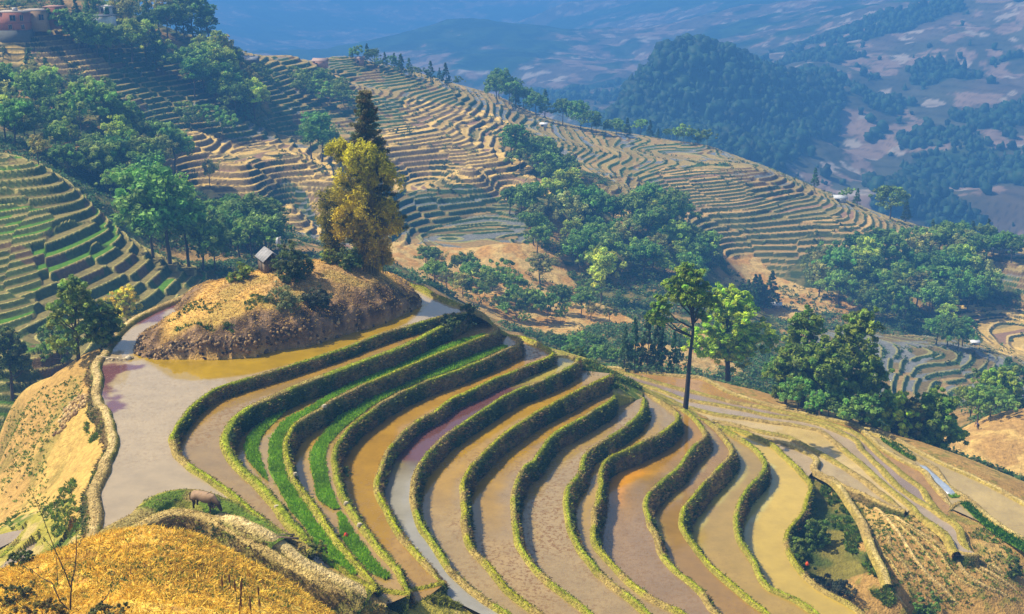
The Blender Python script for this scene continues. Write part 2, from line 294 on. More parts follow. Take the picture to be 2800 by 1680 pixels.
# knoll
cz('k', "650,935,1.5 500,940,1.2 800,915,1.5 960,875,1.4 1070,850,1.2 420,945,0.9 400,960,0.6 600,900,2.5 480,880,2.2 700,880,2.9 820,870,2.6 940,830,2.7 1060,810,2.4 1110,820,1.6 520,830,2.4 600,850,3.0 700,800,3.7 800,800,3.7 900,780,3.9 1000,770,3.6 1080,780,2.4")
cw('k', [at_y(552, 779, 124), at_y(623, 760, 122), at_y(700, 743, 121), at_y(780, 722, 121), at_y(856, 712, 121), at_y(935, 712, 121.5), at_y(1000, 733, 122.5), at_y(1060, 752, 124.5)])
cw('k', [(x, y, -0.3) for x, y in KNOLL[::2]])
cw('f', [(-30, 136, -4), (-18, 138, -4), (-8, 138, -5), (-28, 150, -16), (-12, 152, -17), (2, 150, -16), (-22, 170, -24), (-4, 170, -26)])
cw('f', [(q[0] * 1.06 + 1, q[1] * 1.05, q[2] - 5) for q in BACK_RIM[5::30]] + [(q[0] * 1.16 + 2, q[1] * 1.15, q[2] - 16) for q in BACK_RIM[5::30]])
cz('v', "1440,935,-7.5 1540,990,-8.3 1600,985,-9.5 1640,1000,-10.5 1700,1045,-12.5 1760,1064,-15.5 1720,1035,-14.5 1620,1010,-10.3 1650,1040,-11.5 1690,1075,-14 1560,975,-9 1500,950,-8 1800,1078,-18.5 1850,1105,-21.5")
cw('f', [(at_z(1440, 922, -6.2)[0] * 1.08, at_z(1440, 922, -6.2)[1] * 1.08, -13), (at_z(1540, 960, -7)[0] * 1.1, at_z(1540, 960, -7)[1] * 1.1, -17)])
# treads as ground (a little below)
for k in range(1, 15):
    a = RIM_XYZ[k]; n = len(a); cw('v', [(a[i][0], a[i][1], LV[k] - 0.5) for i in range(4, n, 28)])
for (z, v), a in zip(STRIP, STRIP_XYZ): cw('r', [(q[0], q[1], z - 0.3) for q in a[4::34]])
a = LEFT_RIM; nrm = np.gradient(a[:, :2], axis=0); nrm = np.stack([nrm[:, 1], -nrm[:, 0]], 1); nrm /= np.linalg.norm(nrm, axis=1)[:, None]
cw('l', [(a[i][0] + nrm[i][0] * 1.3, a[i][1] + nrm[i][1] * 1.3, -0.75) for i in range(10, len(a), 16)])
# dry fields low on the near side
cz('r', "2240,1300,-24.3 2300,1345,-24.3 2420,1380,-24.6 2400,1450,-24.6 2500,1430,-25 2470,1550,-25.5 2560,1520,-25.3 2440,1610,-26 2550,1620,-26.6 2650,1560,-26 2700,1640,-27 2800,1560,-26.6 2800,1680,-28.6 2600,1680,-28 2480,1680,-27.6 2400,1640,-26.8 2330,1600,-26.2 2740,1500,-26.1 2700,1450,-26 2800,1520,-26.4 2850,1640,-29")
cz('b', "2240,1340,-24.8 2230,1400,-25.2 2260,1450,-25.6 2220,1480,-25.2 2230,1540,-25.8 2290,1500,-25.6 2330,1450,-25 2280,1590,-26.8 2240,1560,-26 2350,1540,-25.3 2300,1390,-24.9")
cz('r', "2400,1720,-28 2600,1760,-30 2800,1760,-31 2250,1740,-26 2000,1780,-22 1700,1800,-16 1500,1800,-12.5")
cz('r', "2482,1222,-26.5 2530,1246,-26.6 2600,1272,-26.8 2680,1305,-27 2800,1372,-27 2560,1230,-27.5 2640,1260,-28 2740,1310,-28.6 2800,1345,-28.6 2520,1225,-27")
cz('m', "2800,1121,-40.5 2720,1166,-41.5 2640,1222,-42 2680,1290,-42.5 2800,1302,-42 2720,1235,-41.5 2600,1190,-43 2800,1200,-40.5")
cw('f', [(62, 146, -30), (74, 150, -35), (50, 156, -28), (86, 156, -37), (85, 196, -40), (100, 200, -41), (75, 188, -39)])
# valley behind the near spur
cy('f', "1480,860,195 1600,900,174 1700,925,176 1550,800,215 1750,935,190 1900,965,192 2000,1005,188 2100,1045,186 2200,1080,180 1850,850,225 1950,850,228")
cy('o', "1700,820,225 1660,870,200 1600,870,195")
cy('f', "420,640,200 540,660,192 600,640,200 680,640,207 750,625,214 900,620,218 960,665,208 320,600,204")
cy('o', "1050,620,262 1150,650,258 1230,600,268 1100,700,242 1250,720,238 1350,745,240 1420,740,244 1290,790,222 1200,760,225 1330,690,255")
# left spur with green terraces
cy('p', "0,370,205 100,400,200 200,470,196 300,560,193 400,620,190 490,665,187 0,560,176 100,560,178 200,620,175 300,680,172 420,690,178 50,700,160 150,730,160 250,750,162 0,800,148 100,820,148 60,900,140 150,870,143 0,460,190 110,480,190")
# wood and village slope on the left
cy('f', "0,330,240 100,345,240 180,400,232 250,470,230 330,520,215 400,490,228 100,300,262 250,260,275 350,400,242 50,190,300 160,200,298 450,470,236 300,300,265")
cy('t', "40,100,305 130,110,308 200,120,312 60,150,300 150,150,303 480,310,290")
cy('g', "250,120,318 330,160,318 400,200,316 500,260,311 570,300,308 300,230,297 420,330,291 380,270,300 560,330,302")
cy('t', "640,350,300 460,440,268 600,400,275 700,370,288 790,400,290 800,450,276 620,470,266 700,480,264 500,400,275 540,360,290 250,105,322")
cy('f', "480,170,337 560,210,335 620,260,330 440,130,345 520,130,350 630,300,325")
cy('g', "650,200,352 760,220,366 640,310,330 740,280,345 820,270,352 720,330,322 840,330,325 700,180,368 800,180,382")
cy('g', "850,200,392 950,240,372 870,290,350 1050,235,392 1120,230,405 950,200,400")
cy('t', "1000,255,372 1100,270,380 1200,290,388 1080,310,352 1250,330,372 1180,330,360")
cy('g', "1250,300,405 1350,330,400 1420,350,395 1300,330,385 1480,370,385 1440,400,365")
cy('t', "960,330,335 1100,345,338 1200,385,330 1270,425,318 1000,360,328 1050,430,318 1200,455,312 1250,450,318 980,440,312 1150,400,312")
cy('f', "1300,390,347 1400,430,330 1350,445,325 1260,360,358")
cy('w', "1050,480,300 1150,490,302 1210,520,296 1000,560,282 1150,570,280 1000,500,294 700,520,272 640,560,262 760,560,268")
cy('f', "1300,500,298 1420,490,312 1500,525,312 1400,600,282 1550,620,285 1650,600,298 1700,565,312 1450,720,256 1600,690,268 1530,750,246 1680,700,266")
cy('g', "1530,365,402 1620,370,402 1680,385,388 1840,410,372 1500,430,352 1460,470,322 1420,520,318")
cy('c', "1700,440,360 1900,480,358 2050,540,342 2170,590,335 1600,480,345 1800,520,342 2000,580,335 1750,600,328 1900,620,326 2100,610,328 1950,540,342")
cy('o', "1800,680,312 1900,720,302 1980,740,298 1850,760,290 1790,640,322 1480,520,315")
cy('f', "2100,680,318 2250,640,330 2350,700,312 2150,790,285 2280,800,285 2000,770,288 2390,720,312 1950,640,322 2200,720,308")
cy('g', "2473,650,318 2400,600,335 2473,600,345 2330,590,345")
cy('t', "2473,720,318 2400,760,302 2473,850,275 2330,740,306 2440,800,290")
cy('w', "2110,830,262 2250,820,272 2400,860,262 2450,890,257 2150,900,245 2250,920,245 2350,960,238 2300,870,256 2200,870,255")
cy('g', "2250,985,228 2150,970,228 2350,1000,225")
# skyline of the middle slope and the drop behind it
SKY = [(0,70,315),(130,80,318),(250,95,325),(400,120,335),(550,115,356),(700,135,390),(830,138,415),(950,163,432),(1100,203,452),(1200,230,457),(1300,283,452),(1420,308,442),(1550,325,432),(1700,348,415),(1840,398,398),(1920,430,388),(2000,468,378),(2100,508,373),(2200,545,368),(2300,568,364),(2473,598,355)]
cy('g', " ".join("%g,%g,%g" % q for q in SKY[3:]))
for x, y, Y in SKY:
    q = at_y(x * D, y * D, Y)
    dz = 0 if x < 500 else 1
    cw('f', [(q[0] * 1.12, q[1] * 1.12, q[2] + (8 if x < 300 else 2 if x < 500 else -12)), (q[0] * 1.35, q[1] * 1.35, q[2] - 5 - 40 * dz), (q[0] * 1.75, q[1] * 1.75, q[2] - 30 - 75 * dz)])
cp = np.array([q[:3] for q in CTRL]); CLS = [q[3] for q in CTRL]
cp[:, 2] = np.clip(cp[:, 2], -260, 60)
# drop near duplicates so that the solve stays well behaved
keep = []
for i in range(len(cp)):
    if all(np.hypot(cp[i, 0] - cp[j, 0], cp[i, 1] - cp[j, 1]) > 1.1 for j in keep): keep.append(i)
cp = cp[keep]; CLS = [CLS[i] for i in keep]
CK = 16.0
A = -np.sqrt(((cp[:, None, :2] - cp[None, :, :2]) ** 2).sum(2) + CK) + np.eye(len(cp)) * -0.0 + np.eye(len(cp)) * 0.25
zm = cp[:, 2].mean(); Pm = np.hstack([np.ones((len(cp), 1)), cp[:, :2] / 100])
K = np.block([[A, Pm], [Pm.T, np.zeros((3, 3))]])
wgt = np.linalg.solve(K, np.concatenate([cp[:, 2] - zm, np.zeros(3)]))
def base_z(x, y):
    x = np.asarray(x, float); sh = x.shape; x = x.ravel(); y = np.asarray(y, float).ravel(); out = np.empty(len(x))
    for i in range(0, len(x), 40000):
        a, b = x[i:i + 40000], y[i:i + 40000]
        d = np.sqrt((a[:, None] - cp[:, 0]) ** 2 + (b[:, None] - cp[:, 1]) ** 2 + CK)
        out[i:i + 40000] = -d @ wgt[:-3] + wgt[-3] + wgt[-2] * a / 100 + wgt[-1] * b / 100 + zm
    return out.reshape(sh)
# ------------------------------------------------------------------ terrain sheet (a fan of rows from the near slope to behind the middle skyline)
KXM, NC = 0.56, 1100
KX = np.linspace(-KXM, KXM, NC)
YS = np.concatenate([np.arange(14, 40, 0.6), np.arange(40, 172, 0.22), np.arange(172, 470, 0.42), np.arange(470, 820, 2.0)])
NR = len(YS)
GX = YS[:, None] * KX[None, :]; GY = np.repeat(YS[:, None], NC, 1)
cp = cp.astype(np.float32)
GZ = base_z(GX.astype(np.float32), GY.astype(np.float32)).astype(float)
# class weights on a coarse grid, spread to the fine one
CN = sorted(set(CLS)); ci, cj = np.arange(0, NR, 5), np.arange(0, NC, 5)
if ci[-1] != NR - 1: ci = np.append(ci, NR - 1)
if cj[-1] != NC - 1: cj = np.append(cj, NC - 1)
cx_, cy_ = GX[np.ix_(ci, cj)].ravel(), GY[np.ix_(ci, cj)].ravel()
WC = np.zeros((len(CN), len(cx_)))
ck = np.array([CN.index(c) for c in CLS])
for i in range(0, len(cx_), 20000):
    d2 = (cx_[i:i + 20000, None] - cp[:, 0]) ** 2 + ((cy_[i:i + 20000, None] - cp[:, 1])) ** 2
    w = 1.0 / (d2 + 3.0) ** 2
    for c in range(len(CN)): WC[c, i:i + 20000] = w[:, ck == c].sum(1)
WC /= WC.sum(0)
def up(a):
    a = a.reshape(len(ci), len(cj))
    t = np.stack([np.interp(np.arange(NC), cj, r) for r in a])
    ri = np.interp(np.arange(NR), ci, np.arange(len(ci))); i0 = np.minimum(ri.astype(int), len(ci) - 2); f = (ri - i0)[:, None]
    return t[i0] * (1 - f) + t[i0 + 1] * f
WF = {c: up(WC[k]) for k, c in enumerate(CN)}
jit = [fbm(GX, GY, 7.0, 3, 100 + 9 * k) for k in range(3)]
best = np.full(GX.shape, -1.0); KIND = np.zeros(GX.shape, np.int8)
for k, c in enumerate(CN):
    v = WF[c] + 0.55 * (jit[k % 3] - 0.5) * (WF[c] > 0.02); m = v > best; best[m] = v[m]; KIND[m] = k
AMP = np.clip(sum(WF.get(c, 0) * a for c, a in (('g', 1), ('t', 1), ('c', 1), ('p', 1), ('w', 1), ('o', .25), ('f', .25))), 0, 1)
AMP *= sstep(135, 142, GY)
AMP = sstep(0.25, 0.6, AMP)
# stepped terraces on the hillsides
STEP = 1.10
_gy = np.gradient(GZ, axis=0) / np.gradient(YS)[:, None]; _gx = np.gradient(GZ, axis=1) / (YS[:, None] * (KX[1] - KX[0]))
SLP = np.hypot(_gx, _gy - _gx * KX[None, :])
lv_ = SLP * (1 + .9 * (fbm(GX, GY, 26, 3, 71) - .5))
SUBD = np.where(lv_ < .13, 4.0, np.where(lv_ < .30, 2.0, 1.0))
warp = 1.5 * (fbm(GX, GY, 40.0, 2, 5) - 0.5) + 0.22 * (fbm(GX, GY, 9.0, 2, 8) - 0.5)
offs = 0.37 * np.floor(7.0 * fbm(GX, GY, 30.0, 2, 41))
STEPV = STEP / SUBD
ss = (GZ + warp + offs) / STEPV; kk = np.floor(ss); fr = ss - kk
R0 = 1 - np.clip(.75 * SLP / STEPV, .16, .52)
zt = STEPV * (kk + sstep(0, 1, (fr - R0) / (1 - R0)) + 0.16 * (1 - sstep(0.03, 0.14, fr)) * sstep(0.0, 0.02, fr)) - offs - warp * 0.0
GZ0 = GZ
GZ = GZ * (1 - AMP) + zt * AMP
small = fbm(GX, GY, 1.1, 4, 3) - 0.5; mid = fbm(GX, GY, 5.0, 3, 4) - 0.5
isk = {c: KIND == k for k, c in enumerate(CN)}
GZ += small * 0.22 * (GY < 150) + mid * 0.7 * isk['l'] * (GY < 150) + small * 0.5 * (GY >= 150) * (1 - AMP)
kn_in = in_poly(GX, GY, KNOLL) & (GY < 136)
slope_k = np.hypot(*np.gradient(GZ0)[::-1]) 
kd, _ = seg_dist(GX[kn_in], GY[kn_in], KNOLL[:24])
edge = sstep(0.0, 2.6, kd)
GZ[kn_in] = GZ[kn_in] + (fbm(GX[kn_in], GY[kn_in], 1.6, 4, 77) - 0.5) * 1.3 * (1 - sstep(2.0, 4.2, kd)) - (1 - sstep(0, 0.5, kd)) * 0.5
# keep the ground under the paddies and their banks
for z, poly in TREADS + STREADS + LOWPOLY:
    p = np.array(poly); r0, r1 = np.searchsorted(YS, [p[:, 1].min(), p[:, 1].max()])
    sub = (slice(max(r0 - 1, 0), r1 + 1), slice(None)); m = in_poly(GX[sub], GY[sub], poly)
    if z == 0.0: m &= ~kn_in[sub]
    GZ[sub] = np.where(m, np.minimum(GZ[sub], z - 0.35), GZ[sub])
# colours of the ground
def rgb(*c): return np.array(c)
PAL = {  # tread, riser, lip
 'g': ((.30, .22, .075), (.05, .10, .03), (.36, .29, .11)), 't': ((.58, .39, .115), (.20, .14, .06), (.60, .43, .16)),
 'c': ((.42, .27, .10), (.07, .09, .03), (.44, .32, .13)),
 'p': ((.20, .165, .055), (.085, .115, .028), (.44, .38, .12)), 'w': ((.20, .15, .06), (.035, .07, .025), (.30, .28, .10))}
CCOL = np.zeros(GX.shape + (4,)); CCOL[..., :3] = (.15, .12, .05)
n1, n2, n3 = fbm(GX, GY, 3.0, 4, 21), fbm(GX, GY, 9.0, 3, 22), fbm(GX, GY, 0.9, 3, 23)
cell = np.floor(fbm(GX, GY, 22.0, 2, 61) * 9)
hk = hash2(kk * 3 + SUBD, cell, 3); hk2 = hash2(kk * 3 + SUBD, cell, 4)
for c, (tr, ri, lp) in PAL.items():
    m = isk.get(c)
    if m is None: continue
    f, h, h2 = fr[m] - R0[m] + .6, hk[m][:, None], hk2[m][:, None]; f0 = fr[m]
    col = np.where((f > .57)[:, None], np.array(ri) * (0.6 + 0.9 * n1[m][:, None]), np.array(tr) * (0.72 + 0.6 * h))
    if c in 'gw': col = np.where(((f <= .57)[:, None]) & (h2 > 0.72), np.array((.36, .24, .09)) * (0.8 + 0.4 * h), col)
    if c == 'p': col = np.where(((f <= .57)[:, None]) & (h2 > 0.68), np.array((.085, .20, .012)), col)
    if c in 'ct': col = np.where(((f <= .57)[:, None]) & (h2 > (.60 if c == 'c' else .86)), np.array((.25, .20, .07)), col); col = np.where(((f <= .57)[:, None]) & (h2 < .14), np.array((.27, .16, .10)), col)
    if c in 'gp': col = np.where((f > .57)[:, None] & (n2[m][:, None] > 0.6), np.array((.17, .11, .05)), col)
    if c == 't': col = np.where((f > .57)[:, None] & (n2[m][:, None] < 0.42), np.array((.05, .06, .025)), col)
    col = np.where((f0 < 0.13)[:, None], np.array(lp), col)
    CCOL[m, :3] = col
    if c in 'gw':
        wet = (f0 > 0.13) & (f < .57) & (h[:, 0] > (0.45 if c == 'w' else 0.84))
        q = CCOL[m]; q[wet] = (.20, .20, .19, 1.0); CCOL[m] = q
def put(c, col): CCOL[isk[c], :3] = col[isk[c]] if col.ndim == 3 else col
def mix3(a, b, t): return np.array(a) * (1 - t[..., None]) + np.array(b) * t[..., None]
put('o', mix3((.46, .25, .07), (.54, .37, .13), sstep(.35, .65, n1)))
put('f', mix3(mix3((.05, .075, .02), (.17, .15, .045), sstep(.42, .6, n1)), (.34, .21, .07), sstep(.55, .68, n2)))
put('s', mix3(mix3((.92, .64, .12), (.70, .43, .09), sstep(.42, .58, n1)), (.50, .28, .06), sstep(.5, .7, n3)))
put('m', mix3((.58, .38, .12), (.42, .25, .08), sstep(.4, .62, n1)))
put('l', mix3(mix3((.58, .385, .10), (.46, .28, .08), sstep(.4, .65, n2)), (.15, .16, .03), sstep(.62, .74, n1) * .45))
put('r', mix3(mix3((.50, .33, .10), (.42, .25, .075), sstep(.4, .6, n2)), (.20, .20, .035), sstep(.60, .72, n3) * .7))
put('v', mix3(mix3((.36, .31, .05), (.10, .15, .02), sstep(.42, .62, n1)), (.46, .35, .12), sstep(.55, .7, n3)))
put('b', mix3((.20, .17, .035), (.07, .10, .02), sstep(.4, .6, n1)))
kc = mix3(mix3((.66, .40, .10), (.42, .26, .10), sstep(.45, .6, n2)), (.34, .26, .06), sstep(.6, .7, n1) * .6)
put('k', kc)
ke = np.zeros(GX.shape); ke[kn_in] = 1 - sstep(1.6, 3.4, kd + 1.2 * (n1[kn_in] - 0.5))
CCOL[..., :3] = np.where((ke > 0)[..., None], mix3((1, 1, 1), (1, 1, 1), ke) * 0 + CCOL[..., :3] * (1 - ke[..., None]) + mix3((.27, .17, .09), (.09, .055, .03), sstep(.42, .62, n3)) * ke[..., None], CCOL[..., :3])
# a field with a straight edge of pale track on the spur shoulders
VZ = GZ
def grid_mesh(name, r0, r1, mat):
    n = r1 - r0; v = np.stack([GX[r0:r1], GY[r0:r1], VZ[r0:r1]], -1).reshape(-1, 3)
    i = (np.arange(n - 1)[:, None] * NC + np.arange(NC - 1)[None, :]).ravel()
    return mesh_np(name, v, np.stack([i, i + 1, i + NC + 1, i + NC], 1), CCOL[r0:r1].reshape(-1, 4), True, mat)
rs = int(np.searchsorted(YS, 150))
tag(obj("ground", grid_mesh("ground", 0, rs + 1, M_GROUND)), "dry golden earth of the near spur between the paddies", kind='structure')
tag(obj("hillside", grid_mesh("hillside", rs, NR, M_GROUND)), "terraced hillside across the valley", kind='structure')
def ground_z(x, y):
    """height of the finished ground at plan points"""
    x, y = np.atleast_1d(np.asarray(x, float)), np.atleast_1d(np.asarray(y, float))
    r = np.clip(np.interp(y, YS, np.arange(NR)), 0, NR - 1.001); c = np.clip((x / y + KXM) / (2 * KXM) * (NC - 1), 0, NC - 1.001)
    i, j = r.astype(int), c.astype(int); fr_, fc = r - i, c - j
    return (VZ[i, j] * (1 - fc) + VZ[i, j + 1] * fc) * (1 - fr_) + (VZ[i + 1, j] * (1 - fc) + VZ[i + 1, j + 1] * fc) * fr_
def hit(px, py, ymin=16):
    a, b, d = ray(px, py); k = a / b; c = min(max((k + KXM) / (2 * KXM) * (NC - 1), 0), NC - 1.001); j = int(c); f = c - j
    z = VZ[:, j] * (1 - f) + VZ[:, j + 1] * f; ok = (z >= HC + YS * d / b) & (YS > ymin); i = int(np.argmax(ok))
    if not ok[i]: return None
    Y = YS[i]; return (k * Y, Y, float(z[i]))
def hitD(x, y, ymin=16): return hit(x * D, y * D, ymin)

# ------------------------------------------------------------------ paddies
def paddy(name, poly, z, cfun, label, spacing=0.55, mat=M_WATER):
    p = np.array(poly)[:: max(1, len(poly) // 420)]; x0, y0 = p.min(0); x1, y1 = p.max(0)
    gx, gy = np.meshgrid(np.arange(x0, x1, spacing), np.arange(y0, y1, spacing)); gx = gx + (np.arange(gx.shape[0]) % 2)[:, None] * spacing / 2
    q = np.stack([gx.ravel(), gy.ravel()], 1); q = q[in_poly(q[:, 0], q[:, 1], p)]
    bd, _ = seg_dist(q[:, 0], q[:, 1], np.vstack([p, p[:1]])); q = q[bd > spacing * 0.4]
    n = len(p); vs = [Vector(t) for t in p.tolist()] + [Vector(t) for t in q.tolist()]
    v, e, f, *_ = delaunay_2d_cdt(vs, [(i, (i + 1) % n) for i in range(n)], [], 0, 1e-4)
    v = np.array([t[:] for t in v]); f = np.array([t for t in f if len(t) == 3]); c = v[f].mean(1); f = f[in_poly(c[:, 0], c[:, 1], p)]
    a = v[f]; flip = np.cross(a[:, 1] - a[:, 0], a[:, 2] - a[:, 0]) < 0; f[flip] = f[flip][:, ::-1]
    o = obj(name, mesh_np(name, np.column_stack([v, np.full(len(v), z)]), f, cfun(v[:, 0], v[:, 1]), True, mat))
    return tag(o, label, kind='structure')
# colours: base mud, band of shallow ochre under the upper bank, specks of turned clods
TC = [None, None, ((.36, .24, .105), (.42, .22, .03), .5, .5), ((.40, .27, .11), (.44, .24, .03), .9, .3), ((.42, .27, .10), (.46, .25, .03), .8, .3),
      ((.42, .25, .055), (.44, .22, .02), 2.6, .9), ((.24, .20, .16), (.36, .25, .05), 0.5, .2), ((.40, .29, .17), (.46, .24, .015), 1.9, .8),
      ((.40, .28, .16), (.46, .24, .015), 1.6, .75), ((.40, .285, .165), (.42, .25, .06), .8, .75), ((.36, .26, .15), (.45, .25, .03), 1.0, .3),
      ((.30, .19, .085), (.42, .20, .015), 1.7, .35), ((.34, .20, .06), (.38, .24, .06), .5, .25), ((.42, .28, .075), (.46, .33, .07), .6, .15), ((.58, .41, .085), (.58, .44, .12), .5, .04)]
PUR = np.array((.115, .045, .04))
def tread_col(k):
    up_ = [tuple(q[:2]) for q in RIM_XYZ[k - 1][::3]]
    L = len(RIM_XYZ[k - 1]) * 0.35
    def f(x, y):
        a, b, wd, sp = TC[k]; wd = wd * 1.35; d, arc = seg_dist(x, y, up_)
        n = fbm(x, y, 2.2, 4, 300 + k); nl = fbm(x, y, 9, 3, 400 + k)
        base = np.array(a) * .84 * (0.82 + 0.42 * nl[:, None]) * np.array((.90, .88, .64))
        dd = d - 0.75 - 1.5 * (n - 0.5)
        t = (1 - sstep(wd * 0.7, wd * 1.25, dd)) * sstep(0.0, 0.12, arc / L) * (1 - 0.85 * sstep(0.52, 0.72, arc / L))
        c = base * (1 - t[:, None]) + np.array(b) * np.array((.74, .82, .8)) * (.75 + .5 * n[:, None]) * t[:, None]
        s = np.full(len(x), sp) * (0.4 + 1.2 * sstep(.4, .6, nl)) * (1 - 0.5 * t)
        if k == 6:      # reddish water weed over the upper half, pale water below
            u = arc / L; m = sstep(.24, .28, u + .08 * (n - .5)) * (1 - sstep(.60, .63, u + .04 * (n - .5)))
            m = np.maximum(m, (1 - sstep(.015, .03, u)))
            c = c * (1 - m[:, None]) + PUR * m[:, None]
            lo = sstep(.62, .70, u); c = c * (1 - lo[:, None]) + np.array((.27, .25, .20)) * lo[:, None]; s = s * (1 - lo)
            gr = sstep(.0, .03, u) * (1 - sstep(.22, .26, u)); c = c * (1 - gr[:, None] * .8) + np.array((.37, .30, .05)) * gr[:, None] * .8
        if k == 11:
            u = arc / L; m = sstep(.32, .36, u) * (1 - sstep(.50, .54, u)) * (1 - sstep(1.1, 1.9, dd)); c = c * (1 - m[:, None]) + np.array((.50, .22, .01)) * m[:, None]
            g = sstep(.45, .6, u); c = c * (1 - .5 * g[:, None]) + np.array((.25, .17, .105)) * .5 * g[:, None]
        return np.column_stack([c, np.clip(s, 0, 1)])
    return f
NTH = [None, "first", "second", "third", "fourth", "fifth", "sixth", "seventh", "eighth", "ninth", "tenth", "eleventh", "twelfth", "thirteenth", "fourteenth"]
ALG = [at_z(x, y, 0)[:2] for x, y in P("350,990 388,986 408,998 442,1022 467,1036 524,1043 594,1037 651,1031 700,1022 770,1006 840,985 925,958 1000,928 1090,897 1118,884 1135,866 1160,848 1175,830 1100,810 800,850 500,880 350,940")]
PURP = [at_z(x, y, 0)[:2] for x, y in P("270,1000 340,996 400,998 396,1012 345,1018 330,1035 318,1055 312,1075 318,1090 342,1105 338,1116 318,1120 314,1135 302,1150 285,1118 262,1090 262,1050")]  # dark reflection on the water, painted into the pond colour as a purple-brown patch
PURP2 = [at_z(x, y, 0)[:2] for x, y in P("430,836 480,836 470,850 440,880 405,880 360,890 330,905 360,872 400,850")]
def sdist(x, y, poly):
    d, _ = seg_dist(x, y, poly + poly[:1]); return np.where(in_poly(x, y, poly), d, -d)
def pond_col(x, y):
    n = fbm(x, y, 1.6, 4, 500); nl = fbm(x, y, 8, 3, 501)
    c = np.array((.37, .28, .155)) * (.9 + .22 * nl[:, None])
    a = sstep(-.1, .35, sdist(x, y, ALG) + .35 * (n - .5)); c = c * (1 - a[:, None]) + np.array((.36, .225, .006)) * (.7 + .5 * n[:, None]) * a[:, None]
    p = sstep(-.1, .4, np.maximum(sdist(x, y, PURP), sdist(x, y, PURP2)) + 2.4 * (n - .5)); c = c * (1 - p[:, None]) + np.array((.15, .062, .065)) * p[:, None]
    return np.column_stack([c, .30 * (1 - a) * sstep(.3, .5, nl)])
paddy("pond", POND_POLY, 0.0, pond_col, "broad muddy pond at the top of the terraces with ochre algae along the knoll", 0.3)
for k in range(2, 15):
    paddy("paddy_field", TREADS[k - 1][1], LV[k], tread_col(k), NTH[k - 1] + " flooded paddy below the big pond", 0.45)
SC = [(.36, .26, .12), (.38, .28, .12), (.48, .35, .13), (.34, .26, .17), (.27, .195, .14), (.36, .20, .05), (.36, .27, .11), (.40, .29, .10)]
for i, (z, poly) in enumerate(STREADS):
    def f(x, y, i=i):
        n = fbm(x, y, 4, 3, 600 + i); return np.column_stack([np.array(SC[i]) * (.8 + .45 * n[:, None]), np.full(len(x), .28 if i != 5 else .9)])
    paddy("paddy_field", poly, z, f, "flooded strip number %s of the fan beyond the fourteenth bank" % NTH[i + 1], 0.6)
# two small ponds below the buffalo
for s, z, c, lab in (("380,1452 400,1436 430,1420 470,1410 510,1408 545,1412 575,1425 600,1440 560,1447 500,1452 480,1475 430,1475 395,1468", -0.75, (.34, .24, .11), "small brown pond below the path with the buffalo"),
                     ("478,1472 500,1462 524,1447 552,1442 580,1448 592,1455 545,1466 535,1478 500,1480", -1.15, (.27, .27, .22), "small pale grey pond at the foot of the straw mound")):
    paddy("small_pond", [at_z(x, y, z)[:2] for x, y in P(s)], z, lambda x, y, c=c: np.column_stack([np.tile(c, (len(x), 1)), np.zeros(len(x))]), lab, 0.4)

for (z, poly), lab in zip(LOWPOLY, ("small muddy paddy at the left edge below the dry slope", "grey brown paddy low at the left behind the bare shrub", "narrow paddy tucked under the lower end of the pale footpath")):
    paddy("small_pond", poly, z, lambda x, y: np.column_stack([np.array((.34, .26, .17)) * (.8 + .4 * fbm(x, y, 2, 3, 77)[:, None]), np.full(len(x), .2)]), lab, 0.4)
